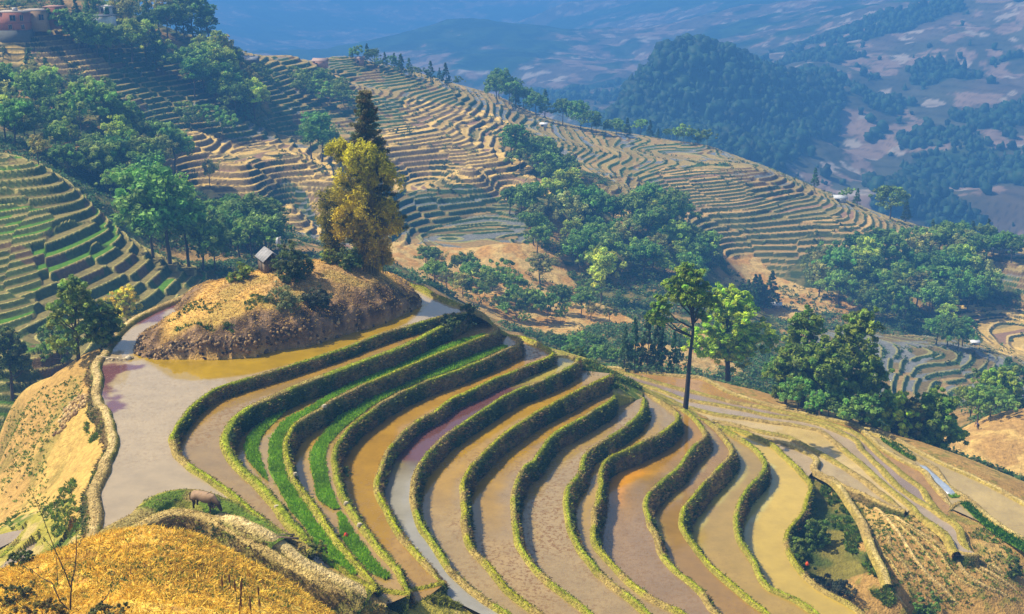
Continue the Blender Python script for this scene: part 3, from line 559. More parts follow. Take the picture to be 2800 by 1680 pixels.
# ------------------------------------------------------------------ banks
def nrm2(a):
    t = np.gradient(a[:, :2], axis=0); t = np.stack([-t[:, 1], t[:, 0]], 1)   # left of the way = outer, lower side
    k = 5; ker = np.ones(2 * k + 1) / (2 * k + 1)
    t = np.stack([np.convolve(np.pad(t[:, i], k, mode='edge'), ker, 'valid') for i in (0, 1)], 1)
    return t / (np.linalg.norm(t, axis=1)[:, None] + 1e-9)
BLADES = []   # (points, normals, colours, height)
def bank(name, a, drop, label, w=0.62, tilt=0.42, top=(.30, .29, .025), inner=(.34, .30, .05), face=((.045, .07, .012), (.20, .14, .05)), seed=0, rough=0.16, grass=1.0, inner_drop=0.42, pale=None, side=1, facelen=10, taper=True):
    n = len(a); nm = nrm2(a) * side; a = a.copy(); sj = np.arange(n) * .33; a[:, :2] += nm * (.22 * (fbm(sj, sj * 0 + 5.5 + seed, 3.2, 3, 680 + seed) - .5) * 2)[:, None]; a[:, 2] += .16 * (fbm(sj, sj * 0 + 8.5 + seed, 2.6, 3, 690 + seed) - .5); drop = np.broadcast_to(np.asarray(drop, float), (n,))
    s = np.arange(n) * 0.33
    tp = sstep(0, 2.6, np.minimum(s, s[-1] - s) + .15) if taper else np.ones(n)
    drop = drop * (.25 + .75 * tp); a = a.copy(); a[:, 2] -= .30 * (1 - tp)
    wv = w * (0.85 + 0.35 * fbm(s, s * 0 + seed, 5, 2, 900 + seed))
    # profile: (offset, dz, t) ; t: -1 inner foot, 0 top, 0..1 down the face
    prof = [(-.5, -inner_drop, -1.0, .22), (-.5, -inner_drop * .45, -.6, .10), (-.5, -.04, -.2, 0), (-.2, .03, 0, 0), (.2, .02, 0, 0), (.5, -.05, 0, 0)]
    rows, cols = [], []
    ns = fbm(s * 1.0, s * 0 + 3.3 + seed, 6, 3, 700 + seed)
    for off, dz, t, ex in prof:
        o = off * wv - ex
        rows.append(np.column_stack([a[:, :2] + nm * o[:, None], a[:, 2] + dz + (0.10 * (fbm(s, s * 0 + off * 3, .9, 3, 720 + seed) - .5) if t == 0 else 0)]))
        g = fbm(s, s * 0 + off * 2, 1.5, 3, 730 + seed)[:, None]
        cc = np.array(inner if t < 0 else (pale if pale and abs(off) < .3 else top)) * (.65 + .7 * g); wr_ = (.75 * sstep(.54, .62, fbm(s, s * 0 + 2 + seed, 4.5, 3, 800 + seed)))[:, None]; cc = cc * (1 - wr_) + np.array((.40, .28, .10)) * wr_
        cols.append(cc)
    for j in range(1, facelen + 1):
        t = j / facelen
        bulge = rough * 2 * (fbm(s * 1.0, t * drop * 1.0 + 10, 0.8, 3, 750 + seed) - .5) * math.sin(math.pi * min(1, t * .85 + .1)) + 0.03 * math.sin(math.pi * t)
        o = wv * .5 + tilt * drop * t + bulge
        z = a[:, 2] - .05 - (drop + .25) * t
        rows.append(np.column_stack([a[:, :2] + nm * o[:, None], z]))
        g = fbm(s, t * drop, 0.7, 3, 760 + seed)[:, None]; br = sstep(.45, .58, fbm(s, t * drop * .6, 3.5, 3, 770 + seed))[:, None]
        cc = (np.array(face[0]) * (1 - br) + np.array(face[1]) * br) * (.4 + 1.2 * g)
        cc = cc * (1 - (1 - t) ** 6 * .6) + np.array(top) * (1 - t) ** 6 * .6
        cols.append(cc)
    m = len(rows); v = np.stack(rows, 1).reshape(-1, 3); c = np.stack(cols, 1).reshape(-1, 3)
    i = (np.arange(n - 1)[:, None] * m + np.arange(m - 1)[None, :]).ravel()
    f = np.stack([i, i + m, i + m + 1, i + 1], 1) if side > 0 else np.stack([i, i + 1, i + m + 1, i + m], 1)
    o = tag(obj(name, mesh_np(name, v, f, c, True, M_BANK)), label, kind='structure')
    if grass:
        V = v.reshape(n, m, 3)
        L = 0.33 * n
        def scatter(count, j0, j1, kind):
            ii = rng.uniform(0, n - 1.01, count); jj = rng.uniform(j0, j1 - 0.01, count)
            i0, j0_ = ii.astype(int), jj.astype(int); fi, fj = (ii - i0)[:, None], (jj - j0_)[:, None]
            p = (V[i0, j0_] * (1 - fi) + V[i0 + 1, j0_] * fi) * (1 - fj) + (V[i0, j0_ + 1] * (1 - fi) + V[i0 + 1, j0_ + 1] * fi) * fj
            nn = np.column_stack([nm[i0], np.full(count, .25 if kind else 1.2)])
            if kind == 0: nn[:, :2] *= .3
            nn /= np.linalg.norm(nn, axis=1)[:, None]
            sp = ii * .33; tt = (jj - 5) / facelen
            br = fbm(sp, tt * 3, 2.6, 3, 770 + seed)
            u = rng.random((count, 1))
            if kind == 0:
                cc = np.array(top) * 1.0 * (.7 + .7 * u); wr_ = fbm(sp, sp * 0 + 2 + seed, 4.5, 3, 800 + seed)[:, None]; cc = np.where((rng.random((count, 1)) < .18) | (wr_ > .56), np.array((.46, .34, .11)) * (.6 + .6 * u), cc)
                if pale: cc = np.where(rng.random((count, 1)) < .5, np.array(pale), cc)
            else:
                cc = np.where((br > .505)[:, None], np.array((.27, .18, .065)) * (.4 + .9 * u), np.array((.06, .10, .016)) * (.35 + 1.2 * u))
                cc = np.where((rng.random((count, 1)) < .22 * (1 - tt[:, None]) ** 2 + .05), np.array((.26, .28, .03)) * (.7 + .6 * u), cc)
            BLADES.append((p, nn, cc, np.full(count, .075 if kind == 0 else .18)))
        scatter(int(L * 20 * grass), 1.6, 5.0, 0)
        if drop.max() > .5: scatter(int(L * drop.mean() * 34 * grass), 5.3, 5 + facelen * .97, 1)
    return o
GREEN_T = [(.36, .36, .015), (.33, .38, .018), (.31, .36, .02), (.36, .37, .02), (.31, .35, .02), (.38, .41, .012), (.31, .36, .02)]
for k in range(1, 15):
    d = LV[k] - (LV[k + 1] if k < 14 else STRIP[0][0] - .2) + .25
    face = ((.05, .075, .012), (.22, .15, .05)) if k not in (9, 11, 12) else ((.05, .075, .012), (.34, .20, .05))
    lab = NTH[k] + " curved grassy bank down from the big pond"
    bank("terrace_bank", RIM_XYZ[k], d, lab, w=.30 if k != 2 else .5, seed=k * 3, top=GREEN_T[k % 7], tilt=.24 if k not in (9, 11, 12) else .45, face=face)
bank("terrace_bank", LEFT_RIM, 1.0, "pond bank topped by a trodden pale footpath", w=.62, seed=61, top=(.50, .38, .14), inner=(.24, .23, .03), pale=(.68, .51, .22), side=-1, grass=.55, tilt=.6, facelen=6)
bank("terrace_bank", BACK_RIM, 1.6, "narrow grassy bank closing the far end of the pond", seed=62, top=(.26, .27, .02), w=.6, tilt=.6, facelen=6)
bank("terrace_bank", POND_EDGE, .5, "low green grass bank along the near edge of the pond", seed=63, top=(.13, .20, .02), w=1.5, side=-1, tilt=1.2, facelen=5, face=((.09, .16, .012), (.2, .2, .03)), grass=1.6)
bank("terrace_bank", PATH_NEAR, 1.0, "straw coloured curved bank above the small brown pond", seed=64, top=(.52, .38, .13), w=.7, side=-1, tilt=.5, facelen=6, face=((.28, .22, .05), (.25, .17, .05)))
bank("terrace_bank", PATH_ENDS, 1.1, "pale footpath along the ends of the paddies beside the buffalo", seed=65, top=(.55, .42, .17), pale=(.66, .51, .23), w=.75, side=-1, tilt=1.0, facelen=5, grass=.8, face=((.2, .2, .03), (.3, .24, .07)))
for i, (z, v) in enumerate(STRIP):
    bank("terrace_bank", STRIP_XYZ[i], .5, NTH[i + 1] + " low straw topped bank of the fan of narrow paddies", w=.62, seed=70 + i * 2, top=(.34, .29, .05) if i < 5 else (.46, .34, .09), inner=(.40, .30, .07), tilt=.5, facelen=3, grass=.55, pale=(.55, .42, .15) if i in (0, 5, 6, 7) else None)
def end_bank(pts, z, label, seed, drop=1.4, tilt=1.3, side=-1, w=.35, **k):
    a = spline([at_z(x, y, zmap(z) + .12) if z < -16 else at_z(x, y, z + .12) for x, y in P(pts)], .33)
    bank("terrace_bank", a, drop, label, w=w, seed=seed, tilt=tilt, side=side, facelen=6, taper=False, **k)
end_bank("760,1458 790,1474 830,1492 852,1494", LV[2], "grassy end slope of the second paddy at the footpath", 101)
end_bank("846,1490 900,1530 960,1568 1000,1592 1032,1608", LV[3], "grassy end slope of the third paddy at the footpath", 102)
end_bank("1020,1600 1060,1612 1100,1618 1122,1617", LV[4], "grassy end slope of the fourth paddy", 103)
end_bank("1112,1612 1150,1606 1190,1598 1214,1590", LV[5], "overgrown end wall of the fifth paddy", 104, 1.5, .5)
end_bank("2226,1284 2247,1298 2275,1304 2304,1323 2340,1343 2390,1365 2440,1387 2476,1396", -24.0, "straw topped edge between the low strip and the dry fields", 105, .7, 1.0, -1, .4, top=(.5, .36, .11), grass=.5)
end_bank("2588,1405 2600,1392 2620,1376 2650,1366", -25.8, "short straw edge closing the brown strip by the plastic sheet", 106, .7, .8, -1, .3, top=(.5, .36, .11), grass=.5)
end_bank("2614,1503 2640,1512 2676,1513", -24.9, "short straw edge closing the long pale strip", 107, .7, .8, -1, .3, top=(.5, .36, .11), grass=.5)
for pts, z, lab, sd_ in (("0,1512 40,1484 78,1460 100,1444 140,1432", -6.7, "weedy green bank between the two lowest paddies on the left", 111), ("46,1572 90,1532 122,1500 132,1482 150,1462", -6.2, "straw green bank in front of the grey brown left paddy", 112), ("132,1528 160,1498 205,1450 222,1440", -4.5, "green bank above the narrow paddy under the footpath", 113), ("150,1542 180,1522 216,1492", -4.5, "yellow green bank closing the narrow paddy under the footpath", 114)):
    bank("terrace_bank", spline([at_z(x, y, zmap(z) + .25) for x, y in P(pts)], .3), 1.0, lab, w=.6, seed=sd_, side=-1, tilt=.9, facelen=6, top=(.24, .27, .02), face=((.07, .12, .015), (.25, .2, .05)))
EA, EB, EC = (spline(P(q), 20) for q in ("2363,1367 2411,1407 2454,1458 2496,1520 2516,1549 2539,1577 2581,1617 2638,1670", "2425,1396 2468,1430 2553,1481 2609,1520 2626,1557 2680,1600 2751,1631 2800,1665", "2500,1400 2570,1450 2640,1500 2700,1535 2780,1585 2840,1640"))
for j, (la, lb, tt) in enumerate(((EA, EB, .35), (EA, EB, .68), (EB, EC, .4), (EB, EC, .75), (EA, EB, -.38), (EA, EB, -.7))):
    n_ = min(len(la), len(lb)); ia, ib = np.linspace(0, len(la) - 1, 14).astype(int), np.linspace(0, len(lb) - 1, 14).astype(int)
    q = la[ia] * (1 - tt) + lb[ib] * tt; q = q[1:13] if tt > 0 else q[4:13]; w = [hit(x, y, 60) for x, y in q]; w = [t for t in w if t]
    bank("field_edge", spline([(t[0], t[1], t[2] + .12) for t in w], .35), .5, ["narrow", "weedy", "winding", "short", "crumbling", "lowest"][j] + " earth step across the dry fields", w=.3, seed=130 + j, top=(.56, .42, .13), inner=(.42, .28, .09), tilt=.6, facelen=3, grass=.7, face=((.17, .13, .04), (.26, .18, .06)))
for s, lab in (("2363,1367 2411,1407 2454,1458 2496,1520 2516,1549 2539,1577 2581,1617 2638,1670", "first"), ("2425,1396 2468,1430 2553,1481 2609,1520 2626,1557 2680,1600 2751,1631 2800,1665", "second"), ("2655,1512 2723,1556 2800,1617", "third"), ("2394,1588 2440,1625 2471,1653 2510,1690", "fourth"), ("2540,1440 2600,1500 2650,1540 2740,1590 2810,1640", "fifth"), ("2700,1420 2760,1470 2830,1515", "sixth")):
    q = [hit(x, y, 60) for x, y in P(s)]; a = spline([(t[0], t[1], t[2] + .16) for t in q], .35)
    bank("field_edge", a, .7, lab + " pale earth edge across the dry fields", w=.36, seed=90 + len(lab), top=(.70, .50, .19), inner=(.46, .30, .10), tilt=.6, facelen=3, grass=.3, face=((.20, .13, .045), (.28, .18, .06)))
# ------------------------------------------------------------------ grass, seedlings, straw, crops
def blades(name, pts, nrm, cols, h, nb=4, width=.05, lean=.55, mat=M_GRASS):
    pts, nrm, cols, h = (np.asarray(q, float) for q in (pts, nrm, cols, h)); n = len(pts) * nb
    p = np.repeat(pts, nb, 0); d = np.repeat(nrm, nb, 0) + rng.normal(0, lean, (n, 3)); d[:, 2] += .35
    d /= np.linalg.norm(d, axis=1)[:, None]; hh = np.repeat(h, nb) * rng.uniform(.6, 1.25, n); p = p + rng.normal(0, .07, (n, 3)) * [1, 1, .2]
    sd_ = np.cross(d, rng.normal(0, 1, (n, 3))); sd_ /= np.linalg.norm(sd_, axis=1)[:, None] + 1e-9
    w = (width * rng.uniform(.6, 1.4, n))[:, None]
    droop = np.column_stack([d[:, 0] * .35, d[:, 1] * .35, -np.full(n, .12)])
    mid = p + d * hh[:, None] * .6; tip = p + (d + droop) * hh[:, None]
    v = np.stack([p - sd_ * w, p + sd_ * w, mid + sd_ * w * .8, tip, mid - sd_ * w * .8], 1).reshape(-1, 3)
    c = np.repeat(np.repeat(cols, nb, 0) * rng.uniform(.8, 1.2, (n, 1)), 5, 0)
    f = np.arange(n)[:, None] * 5 + np.arange(5)[None, :]
    return obj(name, mesh_np(name, v, f, c, False, mat))
B = [np.concatenate([b[i] for b in BLADES]) for i in range(4)]
tag(blades("grass", B[0], B[1], B[2], B[3], 3, .035), "rough grass on the paddy banks", kind='stuff')
def seedling_bed(k, off0, off1, ranges, label):
    a = RIM_XYZ[k]; nm = nrm2(a); n = len(a)
    for (pa, pb) in ranges:
        i0, i1 = near_i(a, pa[0], pa[1], LV[k] + .3), near_i(a, pb[0], pb[1], LV[k] + .3); i1 = max(i1, i0 + 8)
        s = np.arange(i0, i1) * .33; e = sstep(0, 3, s - s[0]) * sstep(0, 2, s[-1] - s)
        o0 = off0 + .18 * (fbm(s, s * 0, 1.5, 2, 33 + k) - .5); o1 = off0 + (off1 - off0) * (.35 + .65 * e) + .5 * (fbm(s, s * 0 + 9, 3.0, 2, 35 + k) - .5)
        b = a[i0:i1]; m = nm[i0:i1]; z = LV[k]
        r = [np.column_stack([b[:, :2] - m * o[:, None], np.full(len(b), zz)]) for o, zz in ((o0, z + .004), (o0 + .04, z + .10), (o1 - .04, z + .10), (o1, z + .004))]
        v = np.stack(r, 1).reshape(-1, 3); i = (np.arange(len(b) - 1)[:, None] * 4 + np.arange(3)[None, :]).ravel()
        bed = MB(); bed.add(v, np.stack([i, i + 1, i + 5, i + 4], 1), (.16, .30, .008))
        cnt = int(len(b) * .33 * (off1 - off0) * 75); ii = rng.uniform(0, len(b) - 1.01, cnt); q = ii.astype(int); t = rng.random(cnt)
        o = o0[q] * (1 - t) + o1[q] * t; fi = (ii - q)[:, None]
        p = np.column_stack([(b[q, :2] * (1 - fi) + b[q + 1, :2] * fi) - m[q] * o[:, None], np.full(cnt, z + .06)])
        g = fbm(p[:, 0], p[:, 1], 2.0, 3, 44)[:, None]
        cc = np.array((.25, .47, .010)) * (.6 + .75 * g)
        bo = tag(blades("rice_seedlings", p, np.tile((0, 0, 1.6), (cnt, 1)), cc, np.full(cnt, .24), 3, .035, .3, M_SEED), label, kind='stuff')
        tag(obj("seedling_bed", bed.mesh("seedling_bed", M_SEED)), "mud bed under the bright rice seedlings", kind='structure')
seedling_bed(3, .36, 1.35, [((1345, 910), (1000, 1566))], "long bright green strip of rice seedlings nearer the pond")
seedling_bed(4, .70, 1.9, [((1400, 945), (955, 1383)), ((959, 1390), (1098, 1575))], "bright green rice seedlings along the fourth bank")
def patch(name, poly_px, z, label, n_per=70, col=(.25, .47, .010)):
    poly = [at_z(x, y, z)[:2] for x, y in poly_px]; p = np.array(poly); x0, y0 = p.min(0); x1, y1 = p.max(0)
    cnt = int((x1 - x0) * (y1 - y0) * n_per); q = np.column_stack([rng.uniform(x0, x1, cnt), rng.uniform(y0, y1, cnt)]); q = q[in_poly(q[:, 0], q[:, 1], poly)]
    bed = MB(); bed.add(np.column_stack([p, np.full(len(p), z + .07)]), [list(range(len(p)))], (.16, .30, .008))
    tag(obj("seedling_bed", bed.mesh("seedling_bed", M_SEED)), "mud bed under the bright rice seedlings", kind='structure')
    tag(blades(name, np.column_stack([q, np.full(len(q), z + .05)]), np.tile((0, 0, 1.6), (len(q), 1)), np.array(col) * rng.uniform(.6, 1.3, (len(q), 1)), np.full(len(q), .24), 3, .04, .3, M_SEED), label, kind='stuff')
patch("rice_seedlings", P("782,1124 740,1141 705,1168 678,1196 668,1225 676,1258 704,1290 733,1318 726,1290 713,1262 705,1228 710,1205 728,1178 757,1150"), LV[3], "short curved patch of bright rice seedlings under the second bank")
patch("rice_seedlings", P("2622,1375 2648,1374 2690,1405 2737,1440 2800,1478 2850,1506 2850,1540 2800,1512 2740,1478 2690,1440 2650,1403"), STRIP[6][0], "dark green strip of rice seedlings out in the fan of paddies", 50, (.05, .17, .006))
patch("rice_seedlings", P("2592,1355 2618,1354 2626,1361 2600,1363"), STRIP[6][0], "small green corner of seedlings below the plastic sheet", 60)
patch("rice_seedlings", P("2405,1190 2440,1207 2470,1222 2505,1250 2500,1260 2478,1250 2445,1229 2410,1205"), STRIP[6][0] + .1, "green weedy strip in the fan of paddies above the plastic sheet", 40, (.07, .16, .01))
def on_ground(count, poly_px, ymin=30, within=None):
    """random plan points inside a polygon that was traced on the ground"""
    q = [hit(x, y, ymin) for x, y in poly_px]; poly = [t[:2] for t in q if t]; p = np.array(poly); x0, y0 = p.min(0); x1, y1 = p.max(0)
    r = np.column_stack([rng.uniform(x0, x1, count * 5), rng.uniform(y0, y1, count * 5)]); e = sdist(r[:, 0], r[:, 1], poly) + 1.6 * (fbm(r[:, 0], r[:, 1], 1.8, 3, 55) - .5)
    r = r[(e > .1) & (fbm(r[:, 0], r[:, 1], 1.1, 3, 56) + .25 * sstep(0, 1.5, e) > .5)][:count]
    return np.column_stack([r, ground_z(r[:, 0], r[:, 1])])
# straw litter on the near mound
q = np.column_stack([rng.uniform(-32, 16, 150000), rng.uniform(40, 66, 150000)]); q = q[np.abs(q[:, 0]) < q[:, 1] * .5]
r_ = np.clip(np.searchsorted(YS, q[:, 1]), 0, NR - 1); c_ = ((q[:, 0] / q[:, 1] + KXM) / (2 * KXM) * (NC - 1)).astype(int)
q = q[isk['s'][r_, c_]]; q = np.column_stack([q, ground_z(q[:, 0], q[:, 1]) + .01])
pt_n = fbm(q[:, 0], q[:, 1], 2.6, 4, 96); q = q[rng.random(len(q)) < .25 + .75 * sstep(.40, .52, pt_n)]; hs = .10 + .22 * rng.random(len(q)) ** 3 + .12 * sstep(.5, .65, fbm(q[:, 0], q[:, 1], 1.3, 3, 94))
u = np.clip(rng.random((len(q), 1)) + .5 * (fbm(q[:, 0], q[:, 1], 1.7, 3, 95)[:, None] - .5), 0, .999); cc = np.where(u < .62, np.array((.98, .68, .10)), np.where(u < .85, np.array((.80, .48, .05)), np.where(u < .95, np.array((.26, .12, .02)), np.array((.14, .19, .02))))) * rng.uniform(.7, 1.2, (len(q), 1))
tag(blades("straw_litter", q, np.tile((0, 0, .35), (len(q), 1)), cc, hs, 3, .018, .9), "golden straw and dry weeds covering the near mound", kind='stuff')
kq = np.array(KNOLL); q = np.column_stack([rng.uniform(kq[:, 0].min(), kq[:, 0].max(), 30000), rng.uniform(kq[:, 1].min(), 134, 30000)]); q = q[rng.random(len(q)) < .45]; q = q[in_poly(q[:, 0], q[:, 1], KNOLL)]
q = np.column_stack([q, ground_z(q[:, 0], q[:, 1])]); u = rng.random((len(q), 1)); g_ = fbm(q[:, 0], q[:, 1], 2.5, 3, 91)[:, None]
cc = np.where(u < .58, np.array((.70, .46, .12)), np.where(u < .86, np.array((.46, .30, .10)), np.array((.22, .15, .06)))) * (.7 + .7 * g_)
tag(blades("dry_grass", q, np.tile((0, 0, .8), (len(q), 1)), cc, np.full(len(q), .14), 3, .03, .8), "dry golden grass on the knoll", kind='stuff')
def crops(name, regions, label, h=.24, nb=7, col=(.19, .30, .04), width=.045):
    pts = np.vstack([on_ground(n, pg, 40) for n, pg in regions]); u = rng.random((len(pts), 1))
    cc = np.where(u < .75, np.array(col), np.array((.22, .22, .03))) * rng.uniform(.6, 1.3, (len(pts), 1))
    tag(blades(name, pts, np.tile((0, 0, 1.0), (len(pts), 1)), cc, h * rng.uniform(.6, 1.2, len(pts)), nb, width, .65), label, kind='stuff')
crops("crop_plants", [(1300, P("0,1150 60,1100 140,1060 200,1010 240,1030 225,1090 150,1200 130,1300 60,1330 0,1330")), (130, P("0,1330 140,1300 160,1400 60,1420 0,1400"))], "small green crop plants on the dry slope left of the pond", .17)
crops("crop_plants", [(900, P("2280,1330 2350,1390 2420,1580 2480,1680 2790,1670 2790,1520 2640,1500 2500,1400 2380,1340")), (260, P("2360,1620 2440,1600 2500,1670 2420,1676")), (130, P("2640,1470 2700,1490 2790,1560 2790,1520 2700,1440"))], "small green crop plants dotted over the dry fields", .25, 7, (.15, .24, .03))
crops("undergrowth", [(420, P("2235,1310 2290,1335 2350,1420 2410,1560 2390,1580 2310,1500 2260,1400")), (160, P("2180,1430 2230,1330 2240,1420 2250,1500 2200,1520"))], "leafy undergrowth on the gully slope beside the yellow paddy", .45, 9, (.13, .23, .02), .07)
crops("undergrowth", [(260, P("230,1150 262,1170 280,1200 262,1222 240,1200 230,1180")), (280, P("120,1400 200,1300 240,1330 245,1420 215,1480 150,1480")), (140, P("0,1390 60,1420 50,1450 0,1460"))], "green weeds below the pale footpath bank", .26, 8, (.17, .27, .025), .045)
crops("undergrowth", [(900, P("690,1470 760,1520 850,1570 960,1620 1050,1650 1150,1630 1290,1670 1200,1678 950,1660 850,1625 760,1575 690,1525 600,1480")), (260, P("600,1450 690,1480 690,1530 620,1500 545,1475"))], "yellow green weeds in the gully below the ends of the paddies", .32, 8, (.22, .24, .025), .045)
crops("undergrowth", [(700, P("0,1600 300,1510 500,1490 700,1575 860,1660 700,1678 0,1678"))], "small green weeds sprouting through the straw of the near mound", .16, 6, (.14, .22, .03), .025)
crops("undergrowth", [(90, P("440,870 620,830 620,850 460,890")), (70, P("480,900 640,905 640,915 480,910")), (60, P("640,830 700,800 760,830 680,850"))], "green weeds on top of the knoll", .3, 6, (.09, .17, .02), .06)
crops("undergrowth", [(260, P("1540,985 1600,985 1650,1010 1740,1050 1760,1068 1690,1080 1620,1040 1560,1010"))], "weeds on the shoulder beside the lone tall tree", .5, 8, (.12, .2, .03), .08)
# clods and rubble round the foot of the knoll
def rubble(name, pts, size, label, cols, mat=M_PAINT):
    b = MB(); ico = []
    t = (1 + 5 ** .5) / 2
    V = np.array([(-1, t, 0), (1, t, 0), (-1, -t, 0), (1, -t, 0), (0, -1, t), (0, 1, t), (0, -1, -t), (0, 1, -t), (t, 0, -1), (t, 0, 1), (-t, 0, -1), (-t, 0, 1)], float) / 1.9
    F = [(0, 11, 5), (0, 5, 1), (0, 1, 7), (0, 7, 10), (0, 10, 11), (1, 5, 9), (5, 11, 4), (11, 10, 2), (10, 7, 6), (7, 1, 8), (3, 9, 4), (3, 4, 2), (3, 2, 6), (3, 6, 8), (3, 8, 9), (4, 9, 5), (2, 4, 11), (6, 2, 10), (8, 6, 7), (9, 8, 1)]
    for p in pts:
        s_ = size * rng.uniform(.4, 1.3); v = V * rng.uniform(.65, 1.2, (12, 1)) * rng.uniform(.7, 1.2, 3) * s_
        a = rng.uniform(0, 6.28); v = v @ np.array([[math.cos(a), -math.sin(a), 0], [math.sin(a), math.cos(a), 0], [0, 0, 1]])
        b.add(v + np.array(p), F, np.array(cols[rng.integers(len(cols))]) * rng.uniform(.7, 1.2))
    return tag(obj(name, b.mesh(name, mat)), label, kind='stuff')
kl = spline([(x, y) for x, y in KNOLL[5:23]], .25)[:, :2]
pt = kl[rng.integers(0, len(kl), 900)] + rng.normal(0, .1, (900, 2)); inn = np.array([-4.0, 117.0]) - pt; inn /= np.linalg.norm(inn, axis=1)[:, None]
pt = pt + inn * np.abs(rng.normal(0, .7, (900, 1))); rubble("rubble", np.column_stack([pt, ground_z(pt[:, 0], pt[:, 1])]), .19, "clods and stones round the foot of the knoll", [(.30, .19, .09), (.12, .08, .045), (.36, .24, .11), (.07, .05, .03), (.44, .29, .12)])
rubble("rubble", on_ground(220, P("150,1190 175,1120 215,1085 250,1070 235,1110 190,1150 165,1195")), .22, "earth clods fallen down the slope left of the pond", [(.42, .27, .10), (.22, .13, .06), (.55, .38, .16)])
# ------------------------------------------------------------------ far mountains across the valley
FC = []
def fy(s):
    for w in s.split():
        x, y, Y = (float(q) for q in w.split(",")); FC.append(at_y(x * D, y * D, Y))
fy("1920,445,700 2100,505,680 2300,545,660 2473,570,640 2473,450,720 2300,450,740 2100,420,760 2000,330,840 2200,330,830 2400,330,800 2473,300,830 2473,200,930 2300,220,940 2100,230,960 2400,100,1060 2473,0,1180 2200,100,1110 2300,0,1250 2000,170,1010 2050,60,1230 2700,500,640 2700,200,900 2800,0,1150")
fy("1560,240,870 1650,208,890 1740,160,915 1830,168,935 1950,180,960 2030,195,945 1650,290,785 1800,300,790 1700,345,725 1850,385,700 1950,300,810 1480,280,800 1560,320,740")
fy("1600,300,1000 1530,300,1000 1680,270,1050")      # hidden hollow behind the wooded ridge
fy("900,116,1720 1000,80,1770 1130,52,1820 1250,62,1770 1400,97,1660 1500,122,1560 1580,135,1480 1100,150,1470 1300,170,1370 1400,220,1220 1200,210,1320 1500,250,1080 1350,262,1080 1620,180,1230 1700,120,1420 1800,120,1300 1900,110,1250")
fy("900,190,2100 1000,160,2200 1130,130,2250 1250,110,2200 1400,130,2000")   # hidden hollow behind the round hill
fy("1350,18,2450 1290,42,2500 1450,0,2500 1700,30,2050 1850,20,1850 1600,60,1950 1500,60,2100 1950,0,1700 1350,60,2380")
fy("1300,80,2900 1400,60,3000")
fy("700,110,2500 900,60,3000 600,0,3100 1000,0,3300 1200,0,3300 -200,0,2600 200,50,2300 400,60,2400 -200,100,1800 300,150,1500 700,200,1400 900,250,1300")
fy("-400,-60,3400 200,-70,3700 800,-70,4000 1200,-70,4100 1500,-70,3300 1800,-70,2700 2100,-65,2000 2473,-65,1700 2900,-65,1700 2473,-80,4200 1500,-90,4200 0,-90,4200")
for kx in (-.5, -.3, -.1, .1): FC.append((kx * 900, 900, -190))
for kx in (.2, .35): FC.append((kx * 620, 620, -175))
FC = np.array(FC); FCK = 900.0
A = -np.sqrt(((FC[:, None, :2] - FC[None, :, :2]) ** 2).sum(2) + FCK) + np.eye(len(FC)) * .5
Pm = np.hstack([np.ones((len(FC), 1)), FC[:, :2] / 1000]); fz = FC[:, 2].mean()
fw = np.linalg.solve(np.block([[A, Pm], [Pm.T, np.zeros((3, 3))]]), np.concatenate([FC[:, 2] - fz, np.zeros(3)]))
FN = 640; FKX = np.linspace(-.62, .62, FN); FY = 560 * (4300 / 560) ** np.linspace(0, 1, 560)
FX, FYY = FY[:, None] * FKX[None, :], np.repeat(FY[:, None], FN, 1)
d_ = np.zeros(FX.size)
for i in range(0, FX.size, 40000):
    a, b = FX.ravel()[i:i + 40000], FYY.ravel()[i:i + 40000]
    d_[i:i + 40000] = -np.sqrt((a[:, None] - FC[:, 0]) ** 2 + (b[:, None] - FC[:, 1]) ** 2 + FCK) @ fw[:-3] + fw[-3] + fw[-2] * a / 1000 + fw[-1] * b / 1000 + fz
FZ = d_.reshape(FX.shape)
FZ += (fbm(FX, FYY, 160, 4, 801) - .5) * 26 * sstep(620, 900, FYY) + (fbm(FX, FYY, 40, 3, 802) - .5) * 9 + (fbm(FX, FYY, 9, 2, 803) - .5) * 2.0
FZ = np.minimum(FZ, 44)
big, pat, pin, lines = fbm(FX, FYY, 130, 4, 811), fbm(FX, FYY, 55, 4, 812), fbm(FX, FYY * .8, 22, 5, 813), fbm(FX * .6, FZ * 3.0, 12, 3, 814)
WOOD = [at_y(x * D, y * D, Y)[:2] for x, y, Y in [(1440, 300, 790), (1560, 240, 880), (1650, 205, 900), (1740, 158, 925), (1800, 165, 935), (1850, 190, 900), (1950, 185, 955), (2035, 195, 940), (2030, 250, 880), (1990, 310, 830), (1940, 350, 760), (1890, 400, 700), (1700, 380, 640), (1450, 330, 640)]]
wood = sdist(FX.ravel(), FYY.ravel(), WOOD).reshape(FX.shape) + 26 * (pat - .5)
wd = np.maximum(sstep(-6, 6, wood), sstep(.54, .58, big + .25 * (pat - .5)) * sstep(1050, 1300, FYY))
wd = np.maximum(wd, sstep(.60, .63, pat) * (FYY < 1300))
frst = mix3((.012, .030, .012), (.03, .06, .018), sstep(.4, .6, pin))
field = mix3((.19, .15, .105), (.13, .13, .075), sstep(.42, .55, big)); field = field * (0.8 + 0.45 * lines[..., None])
field = field * (1 - sstep(.57, .60, pin)[..., None]) + np.array((.42, .29, .21)) * sstep(.57, .60, pin)[..., None]
scar = sstep(.70, .72, fbm(FX, FYY, 18, 3, 815)); field = field * (1 - scar[..., None]) + np.array((.6, .5, .4)) * scar[..., None]
ln = sstep(.35, .5, np.abs(((FZ + 4 * pat) / 3.2) % 1 - .5)) * .45; field = field * (1 - ln[..., None])
field = field * .55
wd = np.maximum(wd, sstep(.60, .63, fbm(FX, FYY, 45, 5, 819)) * .9 * (FYY < 2000))
